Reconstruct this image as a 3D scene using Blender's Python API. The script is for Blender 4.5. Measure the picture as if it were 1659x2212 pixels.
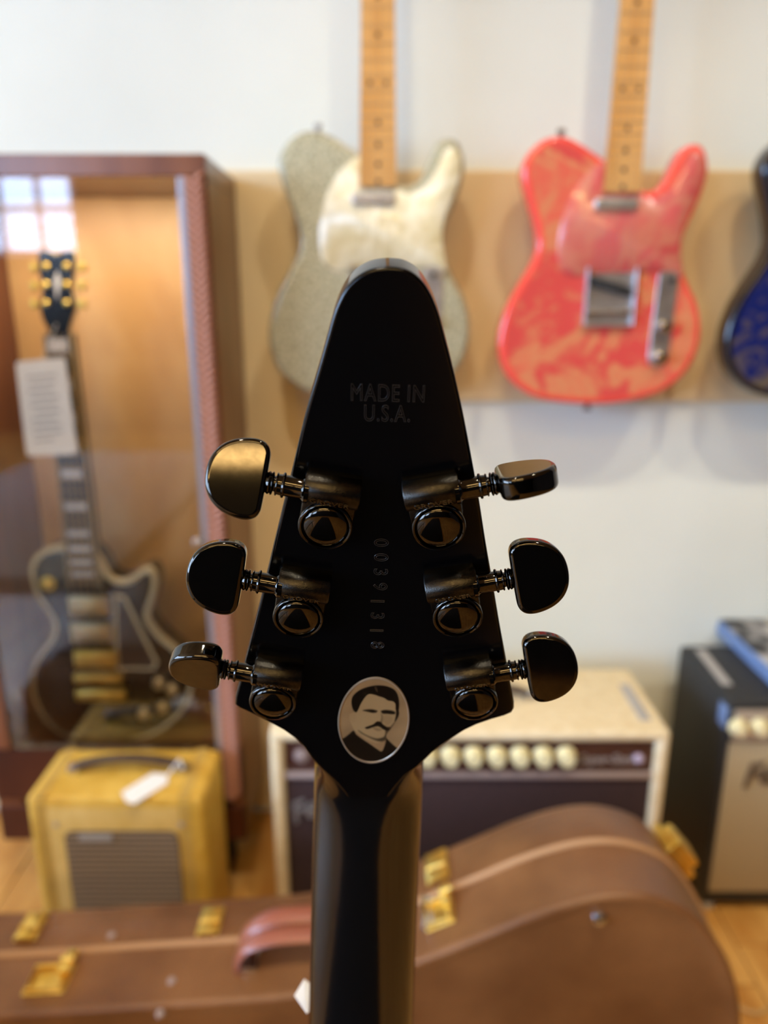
import bpy, bmesh, math, random
import numpy as np
from mathutils import Vector, Matrix
random.seed(4)
PI = math.pi
for o in list(bpy.data.objects): bpy.data.objects.remove(o)
SC = bpy.context.scene
COL = SC.collection

# ---------------------------------------------------------------- camera, world, light, exposure
FPX, CX, CY, HC = 1600.0, 829.5, 1106.0, 1.05
PIT = math.radians(15.7)
cam_d = bpy.data.cameras.new('camera'); cam = bpy.data.objects.new('camera', cam_d); COL.objects.link(cam)
cam.location = (0, 0, HC); cam.rotation_euler = (PI/2 - PIT, 0, 0)
cam_d.sensor_fit = 'VERTICAL'; cam_d.sensor_height = 24; cam_d.lens = FPX/2212*24
cam_d.clip_start = 0.02
cam_d.dof.use_dof = True; cam_d.dof.focus_distance = 0.243; cam_d.dof.aperture_fstop = cam_d.lens/4.3
SC.camera = cam
SC.view_settings.view_transform = 'Standard'; SC.view_settings.look = 'None'
SC.view_settings.gamma = 1; SC.view_settings.use_curve_mapping = False
SC.view_settings.exposure = 0.14
W = bpy.data.worlds.new('world'); SC.world = W; W.use_nodes = True
W.node_tree.nodes['Background'].inputs[0].default_value = (0.55, 0.72, 1.0, 1)
W.node_tree.nodes['Background'].inputs[1].default_value = 0.3

SPOTS = [(-1.15, 0.16, 22), (-0.25, 0.14, 39), (0.45, 0.16, 41), (1.15, 0.14, 43)]
SPOT_COL = (1.0, 0.91, 0.72)
WINDOW_STRENGTH = 18.5
for i, (x, y, pw) in enumerate(SPOTS):
    l = bpy.data.lights.new('spot_bulb', 'SPOT'); l.energy = pw; l.color = SPOT_COL
    l.spot_size = math.radians(74); l.spot_blend = 1.0; l.shadow_soft_size = 0.035
    o = bpy.data.objects.new('spot_bulb', l); COL.objects.link(o); o.location = (x, y, 2.52)
    o.rotation_euler = (Vector((x*0.95, 1.3, 0.2)) - Vector((x, y, 2.52))).to_track_quat('-Z', 'Y').to_euler()

_l = bpy.data.lights.new('cabinet_fill_light', 'AREA'); _l.shape = 'RECTANGLE'; _l.size = .3; _l.size_y = .03; _l.energy = 1.5; _l.color = (1, .8, .55)  # added fill brightening the cabinet interior, no lamp is seen there
_o = bpy.data.objects.new('cabinet_fill_light', _l); COL.objects.link(_o); _o.location = (-.46, 1.165, 1.212); _o.rotation_euler = (math.radians(12), 0, 0)

# ---------------------------------------------------------------- pixel to world
R_ = Vector((1, 0, 0)); F_ = Vector((0, math.cos(PIT), -math.sin(PIT))); U_ = Vector((0, math.sin(PIT), math.cos(PIT)))
C_ = Vector((0, 0, HC))
def ray(px, py): return R_*((px-CX)/FPX) - U_*((py-CY)/FPX) + F_
def onY(px, py, Y): d = ray(px, py); return C_ + d*(Y/d.y)
def onZ(px, py, Z): d = ray(px, py); return C_ + d*((Z-HC)/d.z)
def onD(px, py, D): return C_ + ray(px, py)*D

# ---------------------------------------------------------------- materials
def lin(c):
    return tuple(((v/255)/12.92 if v/255 <= .04045 else ((v/255+.055)/1.055)**2.4) for v in c[:3])
def mat(name, col, rough=.5, metal=0, spec=.5, coat=0, coatr=.05, emis=None, estr=0, trans=0, sheen=0):
    m = bpy.data.materials.new(name); m.use_nodes = True
    b = m.node_tree.nodes['Principled BSDF']
    b.inputs['Base Color'].default_value = (*lin(col), 1)
    b.inputs['Roughness'].default_value = rough; b.inputs['Metallic'].default_value = metal
    b.inputs['Specular IOR Level'].default_value = spec
    b.inputs['Coat Weight'].default_value = coat; b.inputs['Coat Roughness'].default_value = coatr
    b.inputs['Sheen Weight'].default_value = sheen
    if emis: b.inputs['Emission Color'].default_value = (*lin(emis), 1); b.inputs['Emission Strength'].default_value = estr
    return m
def noisy(m, c1, c2, scale=8, detail=4, stretch=(1, 1, 1), lo=.35, hi=.65, distort=0, bump=0, kind='noise', bscale=None):
    nt = m.node_tree; N = nt.nodes; L = nt.links; b = N['Principled BSDF']
    tc = N.new('ShaderNodeTexCoord'); mp = N.new('ShaderNodeMapping'); mp.inputs['Scale'].default_value = stretch
    L.new(tc.outputs['Object'], mp.inputs['Vector'])
    if kind == 'voronoi':
        n = N.new('ShaderNodeTexVoronoi'); n.inputs['Scale'].default_value = scale; out = n.outputs['Color']
    else:
        n = N.new('ShaderNodeTexNoise'); n.inputs['Scale'].default_value = scale; n.inputs['Detail'].default_value = detail
        n.inputs['Distortion'].default_value = distort; out = n.outputs['Fac']
    L.new(mp.outputs[0], n.inputs['Vector'])
    r = N.new('ShaderNodeValToRGB'); r.color_ramp.elements[0].position = lo; r.color_ramp.elements[1].position = hi
    r.color_ramp.elements[0].color = (*lin(c1), 1); r.color_ramp.elements[1].color = (*lin(c2), 1)
    L.new(out, r.inputs[0]); L.new(r.outputs[0], b.inputs['Base Color'])
    if bump:
        n2 = N.new('ShaderNodeTexNoise'); n2.inputs['Scale'].default_value = bscale or scale*6; n2.inputs['Detail'].default_value = 3
        L.new(mp.outputs[0], n2.inputs['Vector'])
        bp = N.new('ShaderNodeBump'); bp.inputs['Strength'].default_value = bump; bp.inputs['Distance'].default_value = .002
        L.new(n2.outputs['Fac'], bp.inputs['Height']); L.new(bp.outputs[0], b.inputs['Normal'])
    return r
M = {}
M['wall'] = mat('white_wall_paint', (238, 236, 230), .8); noisy(M['wall'], (222, 224, 212), (229, 231, 219), 3)
M['tan'] = mat('tan_wall_board', (205, 172, 120), .65); noisy(M['tan'], (216, 190, 144), (228, 206, 164), 2.5, 3, (1, 1, 1), bump=.1)
M['room'] = mat('dark_room_paint', (62, 54, 48), .8); noisy(M['room'], (56, 48, 42), (70, 61, 54), 1.5)
M['rearwall'] = mat('beige_rear_wall', (128, 116, 104), .8); noisy(M['rearwall'], (24, 22, 23), (30, 28, 28), 1.5)
M['leftwall'] = mat('pale_grey_wall', (200, 198, 196), .8); noisy(M['leftwall'], (194, 192, 190), (206, 204, 202), 1.5)
M['lamp'] = mat('added_lamp_panel', (255, 220, 170), .5, emis=(255, 212, 136), estr=20.0)
M['ceil'] = mat('ceiling_boards', (120, 92, 64), .7); noisy(M['ceil'], (170, 128, 74), (200, 158, 98), 2, 4, (1, 8, 1))
M['floor'] = mat('oak_plank', (200, 145, 70), .35, coat=.2, coatr=.25); noisy(M['floor'], (186, 128, 58), (222, 172, 96), 6, 5, (3, .5, 3), bump=.15)
M['cherry'] = mat('red_brown_wood', (120, 62, 34), .35, coat=.3, coatr=.2); noisy(M['cherry'], (98, 50, 26), (126, 74, 44), 5, 5, (4, 4, .6))
M['backwood'] = mat('cabinet_back_wood', (186, 134, 74), .45); noisy(M['backwood'], (190, 148, 98), (216, 180, 130), 3, 4, (2, 2, .8), distort=1)
M['blk'] = mat('black_gloss_lacquer', (4, 4, 5), .17, spec=.30)
M['blkm'] = mat('stamp_highlight_black', (34, 32, 31), .3, spec=.9)  # lighter than the lacquer: highlights on the stamp edges put into the colour
M['chromeb'] = mat('black_chrome', (66, 63, 59), .06, metal=1); noisy(M['chromeb'], (62, 59, 55), (70, 67, 63), 300, 2)
M['chromebr'] = mat('satin_black_chrome', (66, 63, 60), .27, metal=1); noisy(M['chromebr'], (46, 44, 42), (58, 56, 52), 900, 2, bump=.1, bscale=2500)
M['ebony'] = mat('dark_fretboard', (24, 18, 16), .4); noisy(M['ebony'], (20, 15, 13), (36, 27, 23), 12, 4, (1, 1, .2))
M['gold'] = mat('gold_plating', (240, 205, 100), .36, metal=1); noisy(M['gold'], (230, 190, 86), (246, 216, 124), 40)
M['chromep'] = mat('worn_chrome_plate', (200, 200, 204), .42, metal=1); noisy(M['chromep'], (186, 186, 190), (212, 212, 214), 30)
M['chrome'] = mat('chrome_plating', (205, 205, 208), .14, metal=1); noisy(M['chrome'], (190, 190, 194), (214, 214, 218), 30)
M['wire'] = mat('string_wire', (150, 140, 130), .6, metal=.6)
M['maple'] = mat('amber_maple', (214, 158, 84), .5, spec=.3, coat=.05); noisy(M['maple'], (202, 142, 68), (226, 174, 104), 8, 4, (3, 3, .4))
M['fret'] = mat('worn_fret', (190, 150, 96), .5, metal=.3)
M['inlay'] = mat('black_dot_inlay', (40, 28, 18), .4)
M['pearl'] = mat('pearl_inlay', (215, 215, 220), .3, coat=.3); noisy(M['pearl'], (190, 190, 196), (232, 232, 236), 80)
M['cream'] = mat('cream_binding', (206, 190, 150), .4)
M['paper'] = mat('white_paper', (248, 247, 244), .8); M['ink'] = mat('grey_print', (150, 150, 152), .8)
M['ink2'] = mat('dark_print', (70, 66, 64), .7)
M['case'] = mat('brown_case_leatherette', (120, 72, 44), .38, spec=.5, sheen=0); noisy(M['case'], (100, 62, 34), (138, 94, 56), 9, 4, lo=.3, hi=.7, bump=.35, bscale=220)
M['piping'] = mat('tan_piping', (180, 138, 98), .6)
M['hleather'] = mat('handle_leather', (150, 84, 62), .3, coat=.4, coatr=.2)
M['tweed'] = mat('yellow_tweed', (216, 172, 64), .65); noisy(M['tweed'], (206, 160, 52), (226, 184, 78), 30, 3, bump=.3, bscale=700)
M['tweed2'] = mat('olive_tweed_seam', (196, 158, 72), .7); noisy(M['tweed2'], (188, 150, 66), (204, 166, 80), 30, 3)
M['tweedf'] = mat('pale_tweed_front', (204, 174, 94), .7); noisy(M['tweedf'], (210, 174, 92), (224, 190, 112), 30, 3, bump=.3, bscale=700)
M['grilled'] = mat('dark_grille_cloth', (92, 76, 60), .9); M['grillel'] = mat('grey_grille_rib', (150, 130, 106), .8)
M['dleather'] = mat('dark_leather', (62, 44, 36), .5); noisy(M['dleather'], (54, 38, 32), (74, 54, 44), 60)
M['blonde'] = mat('blonde_tolex', (232, 214, 174), .6); noisy(M['blonde'], (226, 206, 164), (238, 222, 186), 60, 3, bump=.3, bscale=500)
M['oxblood'] = mat('oxblood_cloth', (52, 34, 36), .85); noisy(M['oxblood'], (46, 30, 32), (60, 40, 42), 200, 2)
M['panel'] = mat('brown_control_panel', (74, 44, 36), .35); noisy(M['panel'], (70, 40, 32), (80, 50, 42), 20)
M['silvert'] = mat('silver_piping', (176, 160, 158), .45, metal=.3)
M['knob'] = mat('cream_knob', (238, 228, 180), .35)
M['greym'] = mat('grey_label', (168, 164, 160), .5)
M['btolex'] = mat('black_tolex', (34, 34, 34), .55); noisy(M['btolex'], (28, 28, 28), (42, 42, 42), 200, 2, bump=.4, bscale=700)
M['bluem'] = mat('blue_box_and_glint', (112, 134, 172), .5)
M['script'] = mat('silver_script', (176, 176, 180), .3, metal=.6)
M['darkscript'] = mat('grey_script', (108, 96, 84), .4, metal=.4)
M['rubber'] = mat('black_rubber', (22, 22, 22), .8)
M['braid'] = mat('rose_braid', (176, 122, 106), .6); noisy(M['braid'], (160, 106, 86), (182, 130, 110), 60)
M['steel'] = mat('steel_edge', (165, 168, 180), .3, metal=.7)
M['silverg'] = mat('silver_grille_cloth', (172, 156, 124), .7)
def grille_tex():
    m = M['silverg']; nt = m.node_tree; N = nt.nodes; L = nt.links
    tc = N.new('ShaderNodeTexCoord'); w = N.new('ShaderNodeTexWave'); w.inputs['Scale'].default_value = 38; w.inputs['Distortion'].default_value = .5
    r = N.new('ShaderNodeValToRGB'); r.color_ramp.elements[0].color = (*lin((158, 142, 112)), 1); r.color_ramp.elements[1].color = (*lin((184, 168, 136)), 1)
    L.new(tc.outputs['Object'], w.inputs[0]); L.new(w.outputs['Fac'], r.inputs[0]); L.new(r.outputs[0], N['Principled BSDF'].inputs['Base Color'])
grille_tex()
M['motl'] = mat('mottled_grey', (90, 90, 92), .7); noisy(M['motl'], (40, 42, 46), (180, 178, 178), 16, 2, lo=.42, hi=.62)
M['pguard'] = mat('pearl_pickguard', (232, 222, 186), .3, coat=.5); noisy(M['pguard'], (216, 202, 156), (248, 242, 216), 22, 3, distort=1.5)
M['sky'] = mat('window_daylight', (10, 10, 10), .5, emis=(180, 212, 255), estr=WINDOW_STRENGTH)
M['wframe'] = mat('white_window_frame', (210, 214, 220), .5)
M['curtain'] = mat('pale_curtain', (190, 205, 220), .9)
# printed portrait: colours stored on the mesh
M['print'] = mat('portrait_print', (200, 180, 140), .3, coat=.2)
_n = M['print'].node_tree; _a = _n.nodes.new('ShaderNodeAttribute'); _a.attribute_name = 'print'
_n.links.new(_a.outputs['Color'], _n.nodes['Principled BSDF'].inputs['Base Color'])
def glass_mat():
    m = bpy.data.materials.new('cabinet_glass'); m.use_nodes = True; nt = m.node_tree; N = nt.nodes; L = nt.links
    N.remove(N['Principled BSDF']); out = N['Material Output']
    t = N.new('ShaderNodeBsdfTransparent'); t.inputs[0].default_value = (.97, .97, .96, 1)
    g = N.new('ShaderNodeBsdfGlossy'); g.inputs['Roughness'].default_value = .01
    fr = N.new('ShaderNodeFresnel'); fr.inputs[0].default_value = 1.6
    mx = N.new('ShaderNodeMixShader'); ad = N.new('ShaderNodeMath'); ad.operation = 'MULTIPLY'; ad.inputs[1].default_value = .8
    L.new(fr.outputs[0], ad.inputs[0]); L.new(ad.outputs[0], mx.inputs[0]); L.new(t.outputs[0], mx.inputs[1]); L.new(g.outputs[0], mx.inputs[2]); L.new(mx.outputs[0], out.inputs[0])
    return m
M['glass'] = glass_mat()
def swirl_mat(name, cedge, cbase, cbase2, cline, scale=9, metal=0):
    """patterned guitar top; vertex attribute 'edge' fades it to the plain edge colour"""
    m = mat(name, cbase, .22, metal=metal, coat=.6); nt = m.node_tree; N = nt.nodes; L = nt.links; b = N['Principled BSDF']
    tc = N.new('ShaderNodeTexCoord'); n = N.new('ShaderNodeTexNoise'); n.inputs['Scale'].default_value = scale; n.inputs['Detail'].default_value = 2; n.inputs['Distortion'].default_value = 1.3
    L.new(tc.outputs['Object'], n.inputs['Vector'])
    r = N.new('ShaderNodeValToRGB'); e = r.color_ramp.elements
    e[0].position = .34; e[0].color = (*lin(cbase), 1); e[1].position = .72; e[1].color = (*lin(cbase2), 1)
    for p, c in ((.44, cbase), (.49, cline), (.53, cline), (.6, cbase2)):
        k = e.new(p); k.color = (*lin(c), 1)
    L.new(n.outputs['Fac'], r.inputs[0])
    n2 = N.new('ShaderNodeTexNoise'); n2.inputs['Scale'].default_value = scale*3.4; n2.inputs['Detail'].default_value = 2; n2.inputs['Distortion'].default_value = 1
    L.new(tc.outputs['Object'], n2.inputs['Vector'])
    r2 = N.new('ShaderNodeValToRGB'); r2.color_ramp.elements[0].position = .54; r2.color_ramp.elements[1].position = .6
    r2.color_ramp.elements[0].color = (0, 0, 0, 1); r2.color_ramp.elements[1].color = (.55, .55, .55, 1)
    L.new(n2.outputs['Fac'], r2.inputs[0])
    mx = N.new('ShaderNodeMix'); mx.data_type = 'RGBA'; L.new(r2.outputs[0], mx.inputs[0]); L.new(r.outputs[0], mx.inputs[6]); mx.inputs[7].default_value = (*lin(cline), 1)
    at = N.new('ShaderNodeAttribute'); at.attribute_name = 'edge'
    m2 = N.new('ShaderNodeMix'); m2.data_type = 'RGBA'; L.new(at.outputs['Fac'], m2.inputs[0]); m2.inputs[6].default_value = (*lin(cedge), 1); L.new(mx.outputs[2], m2.inputs[7])
    L.new(m2.outputs[2], b.inputs['Base Color'])
    return m
M['paisley'] = swirl_mat('coral_paisley', (236, 80, 68), (212, 80, 74), (220, 104, 82), (214, 134, 94), 10)
M['paisley2'] = swirl_mat('hazed_paisley_guard', (205, 88, 86), (196, 78, 80), (200, 92, 88), (200, 118, 98), 9)  # rosier tone paints the reflection haze of a clear guard
M['bluefl'] = swirl_mat('blue_floral', (16, 16, 22), (22, 32, 92), (16, 22, 60), (96, 84, 70), 8)
M['sparkle'] = mat('champagne_sparkle', (176, 170, 140), .35, metal=.45, coat=.6)
noisy(M['sparkle'], (150, 146, 120), (196, 190, 158), 160, 2, lo=.4, hi=.62, bump=.5, bscale=900)
M['lpblack'] = mat('black_guitar_finish', (10, 9, 8), .2, spec=.35)
M['lpguard'] = mat('dark_pickguard', (34, 26, 26), .3)

# ---------------------------------------------------------------- mesh helpers
def finish(name, bm, m, parent=None, smooth=True, ang=35, wn=False):
    me = bpy.data.meshes.new(name); bmesh.ops.recalc_face_normals(bm, faces=bm.faces); bm.to_mesh(me); bm.free()
    for x in (m if isinstance(m, (list, tuple)) else [m]): me.materials.append(M[x])
    if smooth:
        me.polygons.foreach_set('use_smooth', [True]*len(me.polygons)); me.set_sharp_from_angle(angle=math.radians(ang))
    o = bpy.data.objects.new(name, me); COL.objects.link(o)
    if parent: o.parent = parent
    if wn: w = o.modifiers.new('wn', 'WEIGHTED_NORMAL'); w.keep_sharp = True; w.weight = 90
    return o
def thing(name, label, cat, loc=(0, 0, 0), group=None, mw=None):
    o = bpy.data.objects.new(name, None); COL.objects.link(o); o.empty_display_size = .05
    if mw is not None: o.matrix_world = mw
    else: o.location = loc
    o['label'] = label; o['category'] = cat
    if group: o['group'] = group
    return o
def tag(o, label, cat, group=None):
    o['label'] = label; o['category'] = cat
    if group: o['group'] = group
    return o
def struct(o): o['kind'] = 'structure'; return o
def box(bm, x0, x1, y0, y1, z0, z1, bev=0, seg=2, Mx=None, mi=0):
    g = bmesh.ops.create_cube(bm, size=1); vs = g['verts']
    for v in vs: v.co = Vector(((x0+x1)/2+v.co.x*(x1-x0), (y0+y1)/2+v.co.y*(y1-y0), (z0+z1)/2+v.co.z*(z1-z0)))
    fs = list({f for v in vs for f in v.link_faces})
    if bev:
        es = list({e for v in vs for e in v.link_edges})
        r = bmesh.ops.bevel(bm, geom=es, offset=bev, segments=seg, profile=.5, affect='EDGES')
        vs = list({v for f in r['faces'] for v in f.verts} | {v for v in vs if v.is_valid}); fs = list({f for v in vs for f in v.link_faces})
    if Mx is not None:
        for v in vs: v.co = Mx @ v.co
    for f in fs: f.material_index = mi
def catmull(pts, n=6, closed=True):
    P = [Vector(p) for p in pts]; out = []; k = len(P); rng = range(k) if closed else range(k-1)
    for i in rng:
        if closed: a, b, c, d = P[i-1], P[i], P[(i+1) % k], P[(i+2) % k]
        else: a, b, c, d = P[max(i-1, 0)], P[i], P[i+1], P[min(i+2, k-1)]
        for j in range(n):
            t = j/n; out.append(.5*((2*b)+(c-a)*t+(2*a-5*b+4*c-d)*t*t+(3*b-3*c+d-a)*t**3))
    if not closed: out.append(P[-1])
    return out
def area2(o): return sum(o[i-1][0]*o[i][1]-o[i][0]*o[i-1][1] for i in range(len(o)))/2
def inset(o, d):
    n = len(o); out = []
    s = 1 if area2(o) > 0 else -1
    for i in range(n):
        a, b, c = Vector(o[i-1][:2]), Vector(o[i][:2]), Vector(o[(i+1) % n][:2])
        e1 = (b-a); e2 = (c-b)
        e1 = e1.normalized() if e1.length > 1e-9 else e2.normalized(); e2 = e2.normalized() if e2.length > 1e-9 else e1
        n1 = Vector((-e1.y, e1.x)); n2 = Vector((-e2.y, e2.x)); nn = (n1+n2)
        nn = nn.normalized() if nn.length > 1e-6 else n1
        k = max(nn.dot(n1), .55); out.append(b+nn*(s*d/k))
    return out
def rings(bm, outline, layers, mp, mi=0, capmi=None, edge=None):
    """stack of inset outlines: layers=(inset, height); mp maps (a,b,h) to a 3D point"""
    lay = bm.verts.layers.float.get('edge') or (bm.verts.layers.float.new('edge') if edge else None)
    R = []
    for k, (d, h) in enumerate(layers):
        ol = inset(outline, d) if d else [Vector(p[:2]) for p in outline]
        ring = [bm.verts.new(mp(p[0], p[1], h)) for p in ol]
        if edge:
            for v in ring: v[lay] = edge[k]
        R.append(ring)
    n = len(outline)
    for a, b in zip(R[:-1], R[1:]):
        for i in range(n):
            f = bm.faces.new((a[i], a[(i+1) % n], b[(i+1) % n], b[i])); f.material_index = mi
    for r in (R[0], R[-1]):
        f = bm.faces.new(r); f.material_index = mi if capmi is None else capmi
    return R
def lathe(bm, prof, seg=24, Mx=Matrix()):
    R = []
    for r, z in prof:
        if r < 1e-6: R.append([bm.verts.new(Mx @ Vector((0, 0, z)))])
        else: R.append([bm.verts.new(Mx @ Vector((r*math.cos(2*PI*i/seg), r*math.sin(2*PI*i/seg), z))) for i in range(seg)])
    for a, b in zip(R[:-1], R[1:]):
        for i in range(seg):
            j = (i+1) % seg
            if len(a) == 1 and len(b) == 1: continue
            if len(a) == 1: bm.faces.new((a[0], b[i], b[j]))
            elif len(b) == 1: bm.faces.new((a[i], a[j], b[0]))
            else: bm.faces.new((a[i], a[j], b[j], b[i]))
    for r in (R[0], R[-1]):
        if len(r) > 1: bm.faces.new(r)
def tube(bm, pts, r, seg=8, closed=False, ry=None):
    P = [Vector(p) for p in pts]; n = len(P); prev = None; R = []
    for i in range(n):
        if closed: t = P[(i+1) % n]-P[i-1]
        else: t = P[min(i+1, n-1)]-P[max(i-1, 0)]
        t.normalize()
        if prev is None:
            u = t.orthogonal().normalized() if ry is None else Vector((0, 1, 0)); 
        else: u = prev
        u = (u-t*u.dot(t)).normalized(); prev = u; w = t.cross(u)
        rr = r[i] if isinstance(r, (list, tuple)) else r
        R.append([bm.verts.new(P[i]+u*((ry or rr)*math.cos(2*PI*k/seg))+w*(rr*math.sin(2*PI*k/seg))) for k in range(seg)])
    m = n if closed else n-1
    for i in range(m):
        a, b = R[i], R[(i+1) % n]
        for k in range(seg): bm.faces.new((a[k], a[(k+1) % seg], b[(k+1) % seg], b[k]))
    if not closed: bm.faces.new(R[0]); bm.faces.new(R[-1])
def text_bm(s, size, ext=.0002, bevel=0, shear=0, space=1.0, off=0, line=1.0, outline=False):
    cu = bpy.data.curves.new('t', 'FONT'); cu.body = s; cu.size = size; cu.extrude = ext; cu.bevel_depth = bevel; cu.bevel_resolution = 1
    cu.align_x = 'CENTER'; cu.align_y = 'CENTER'; cu.shear = shear; cu.space_character = space; cu.offset = off; cu.space_line = line; cu.resolution_u = 4
    if outline: cu.fill_mode = 'NONE'; cu.extrude = 0
    o = bpy.data.objects.new('t', cu); COL.objects.link(o); dg = bpy.context.evaluated_depsgraph_get(); dg.update()
    me = bpy.data.meshes.new_from_object(o.evaluated_get(dg)); bm = bmesh.new(); bm.from_mesh(me)
    bpy.data.objects.remove(o); bpy.data.meshes.remove(me); return bm
def xf(bm, Mx):
    for v in bm.verts: v.co = Mx @ v.co
    return bm
def B(): return bmesh.new()
def rot(axis, deg): return Matrix.Rotation(math.radians(deg), 4, axis)
def T(x, y, z): return Matrix.Translation((x, y, z))
XZ = lambda Y: (lambda a, b, h: Vector((a, Y+h, b)))       # outline in x/z, depth in y
XY = lambda a, b, h: Vector((a, b, h))

# ================================================================ room
WY = 1.36; XL, XR, YF, ZC = -4.2, 3.0, -4.0, 2.75
def slab(name, x0, x1, y0, y1, z0, z1, m):
    bm = B(); box(bm, x0, x1, y0, y1, z0, z1); return struct(finish(name, bm, m, smooth=False))
wb = slab('wall_back', XL-.1, XR+.1, WY, WY+.1, 0, ZC, 'wall')
slab('wall_right', XR, XR+.1, YF, WY, 0, ZC, 'room')
slab('ceiling', XL-.1, XR+.1, YF-.1, WY+.1, ZC, ZC+.1, 'ceil')
fl = slab('floor', XL-.1, XR+.1, YF-.1, WY+.1, -.1, -.008, 'floor')
def wall_with_hole(name, axis, pos, a0, a1, h0, h1, c0, c1, m):
    bm = B()
    def bx(s0, s1, z0, z1):
        if axis == 'x': box(bm, pos-.1, pos, s0, s1, z0, z1)
        else: box(bm, s0, s1, pos-.1, pos, z0, z1)
    bx(a0, h0, 0, ZC); bx(h1, a1, 0, ZC); bx(h0, h1, 0, c0); bx(h0, h1, c1, ZC)
    return struct(finish(name, bm, m, smooth=False))
wall_with_hole('wall_left', 'x', XL, YF, WY, -3.4, .8, .7, 2.45, 'leftwall')
bm = B()
for a in ((XL, -3.95, 0, ZC), (-3.95, -2.43, 0, 1.42), (-3.95, -2.43, 2.6, ZC), (-2.43, XR, 0, ZC)): box(bm, a[0], a[1], YF-.1, YF, a[2], a[3])
struct(finish('wall_front', bm, 'rearwall', smooth=False))
def window(n, axis, pos, h0, h1, c0, c1):
    root = bpy.data.objects.new('window_%d' % n, None); COL.objects.link(root); struct(root)
    def mk(bm, *a):
        s0, s1, d0, d1, z0, z1 = a
        if axis == 'x': box(bm, pos+d0, pos+d1, s0, s1, z0, z1)
        else: box(bm, s0, s1, pos+d0, pos+d1, z0, z1)
    bm = B(); mk(bm, h0, h1, -.095, -.085, c0, c1); finish('daylight_pane', bm, 'sky', root, False)
    bm = B(); w = .045
    for a in ((h0, h0+w, -.07, -.02, c0, c1), (h1-w, h1, -.07, -.02, c0, c1), (h0, h1, -.07, -.02, c0, c0+w), (h0, h1, -.07, -.02, c1-w, c1)): mk(bm, *a)
    finish('window_frame', bm, 'wframe', root, False)
    for a in [(h0+(h1-h0)*k/5-.02, h0+(h1-h0)*k/5+.02, -.065, -.03, c0+w, c1-w) for k in (1, 2, 3, 4)] + [(h0+w, h1-w, -.064, -.031, c0+(c1-c0)*k-.02, c0+(c1-c0)*k+.02) for k in (.3, .62)]:
        bm = B(); mk(bm, *a); finish('mullion', bm, 'wframe', root, False)
window(1, 'x', XL, -3.4, .8, .7, 2.45); window(2, 'y', YF, -3.95, -2.43, 1.42, 2.6)

# floor planks where the floor is seen
plank = {}
for ln in (.55, .83):
    bm = B(); box(bm, 0, .098, 0, ln, -.008, 0, .0012, 1); o = finish('plank', bm, 'floor', None, False); plank[ln] = o.data; bpy.data.objects.remove(o)
for i in range(26):
    x = -1.0+i*.1; y = -.35-random.random()*.3
    while y < WY-.02:
        ln = .83 if random.random() < .6 else .55
        if y+ln > WY: y = WY-ln if False else y; 
        o = bpy.data.objects.new('plank', plank[ln]); COL.objects.link(o); o.parent = fl; o.location = (x, y, 0); 
        if y+ln > WY: o.scale.y = (WY-.001-y)/ln
        y += ln+.002
# tan board fixed to the wall: a band behind the guitars and a column beside the cabinet
zt = onY(1100, 368, WY-.012).z; zb = onY(1100, 868, WY-.012).z
bm = B(); box(bm, -1.4, 1.6, WY-.014, WY, zb, zt, .003, 1); box(bm, -1.4, .06, WY-.0135, WY, .02, zb+.005, .003, 1)
o = finish('trim_1', bm, 'tan'); struct(o)
# unseen dark mat and pale bench added to shape guitar reflections
bm = B(); box(bm, -.62, .22, -3.2, .02, 0, .008, .003, 1); M['added_mat'] = mat('added_dark_mat', (30, 27, 26), .95); noisy(M['added_mat'], (24, 22, 21), (38, 34, 32), 40)
tag(finish('added_mat', bm, 'added_mat'), 'added charcoal mat, unseen on the oak floor, darkening the headstock reflection', 'added_mat')
db = thing('added_bench', 'added low white bench, unseen at the left, for a pale neck reflection', 'bench', (-1.02, -.08, 0))
bm = B(); box(bm, -.38, .38, -.75, .75, .40, .45, .006, 2); finish('bench_top', bm, 'leftwall', db)
for x in (-.34, .30):
    for y in (-.7, .66): bm = B(); box(bm, x, x+.04, y, y+.04, 0, .4); finish('leg', bm, 'wall', db, False)
# unseen warm lamps added behind the camera for gold tuner reflections
for i, (x, y, w, d) in enumerate(((-1.4, -3.62, .6, .12), (.2, -3.62, .75, .12), (-.35, -1.5, .75, .12))):
    t = thing('added_lamp', ['added unseen warm ceiling lamp at the rear left of the room', 'added unseen warm ceiling lamp at the rear right of the room', 'added unseen warm ceiling lamp in the middle of the room'][i], 'lamp', (x, y, ZC), 'added ceiling lamps')
    bm = B(); box(bm, -w-.02, w+.02, -d-.02, d+.02, -.04, 0); finish('lamp_housing', bm, 'wframe', t, False)
    bm = B(); box(bm, -w, w, -d, d, -.05, -.0405); finish('diffuser', bm, 'lamp', t, False)
# spotlight housings on the ceiling
for i, (x, y, pw) in enumerate(SPOTS):
    t = thing('ceiling_spotlight', ['black ceiling spotlight at the far left', 'black ceiling spotlight above the glass cabinet', 'black ceiling spotlight above the sparkle guitar', 'black ceiling spotlight at the far right'][i], 'lamp', (x, y, ZC), 'ceiling spotlights')
    bm = B(); lathe(bm, [(.02, 0), (.02, -.12)], 12); finish('stem', bm, 'rubber', t)
    bm = B(); lathe(bm, [(.03, -.12), (.05, -.125), (.055, -.2), (.05, -.2), (.045, -.13)], 20); finish('shade', bm, 'rubber', t)

# ================================================================ foreground guitar (headstock frame)
S31, C31 = math.sin(math.radians(31)), math.cos(math.radians(31))
hu = R_; hv = U_*C31 - F_*S31; hw = hu.cross(hv)
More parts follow.
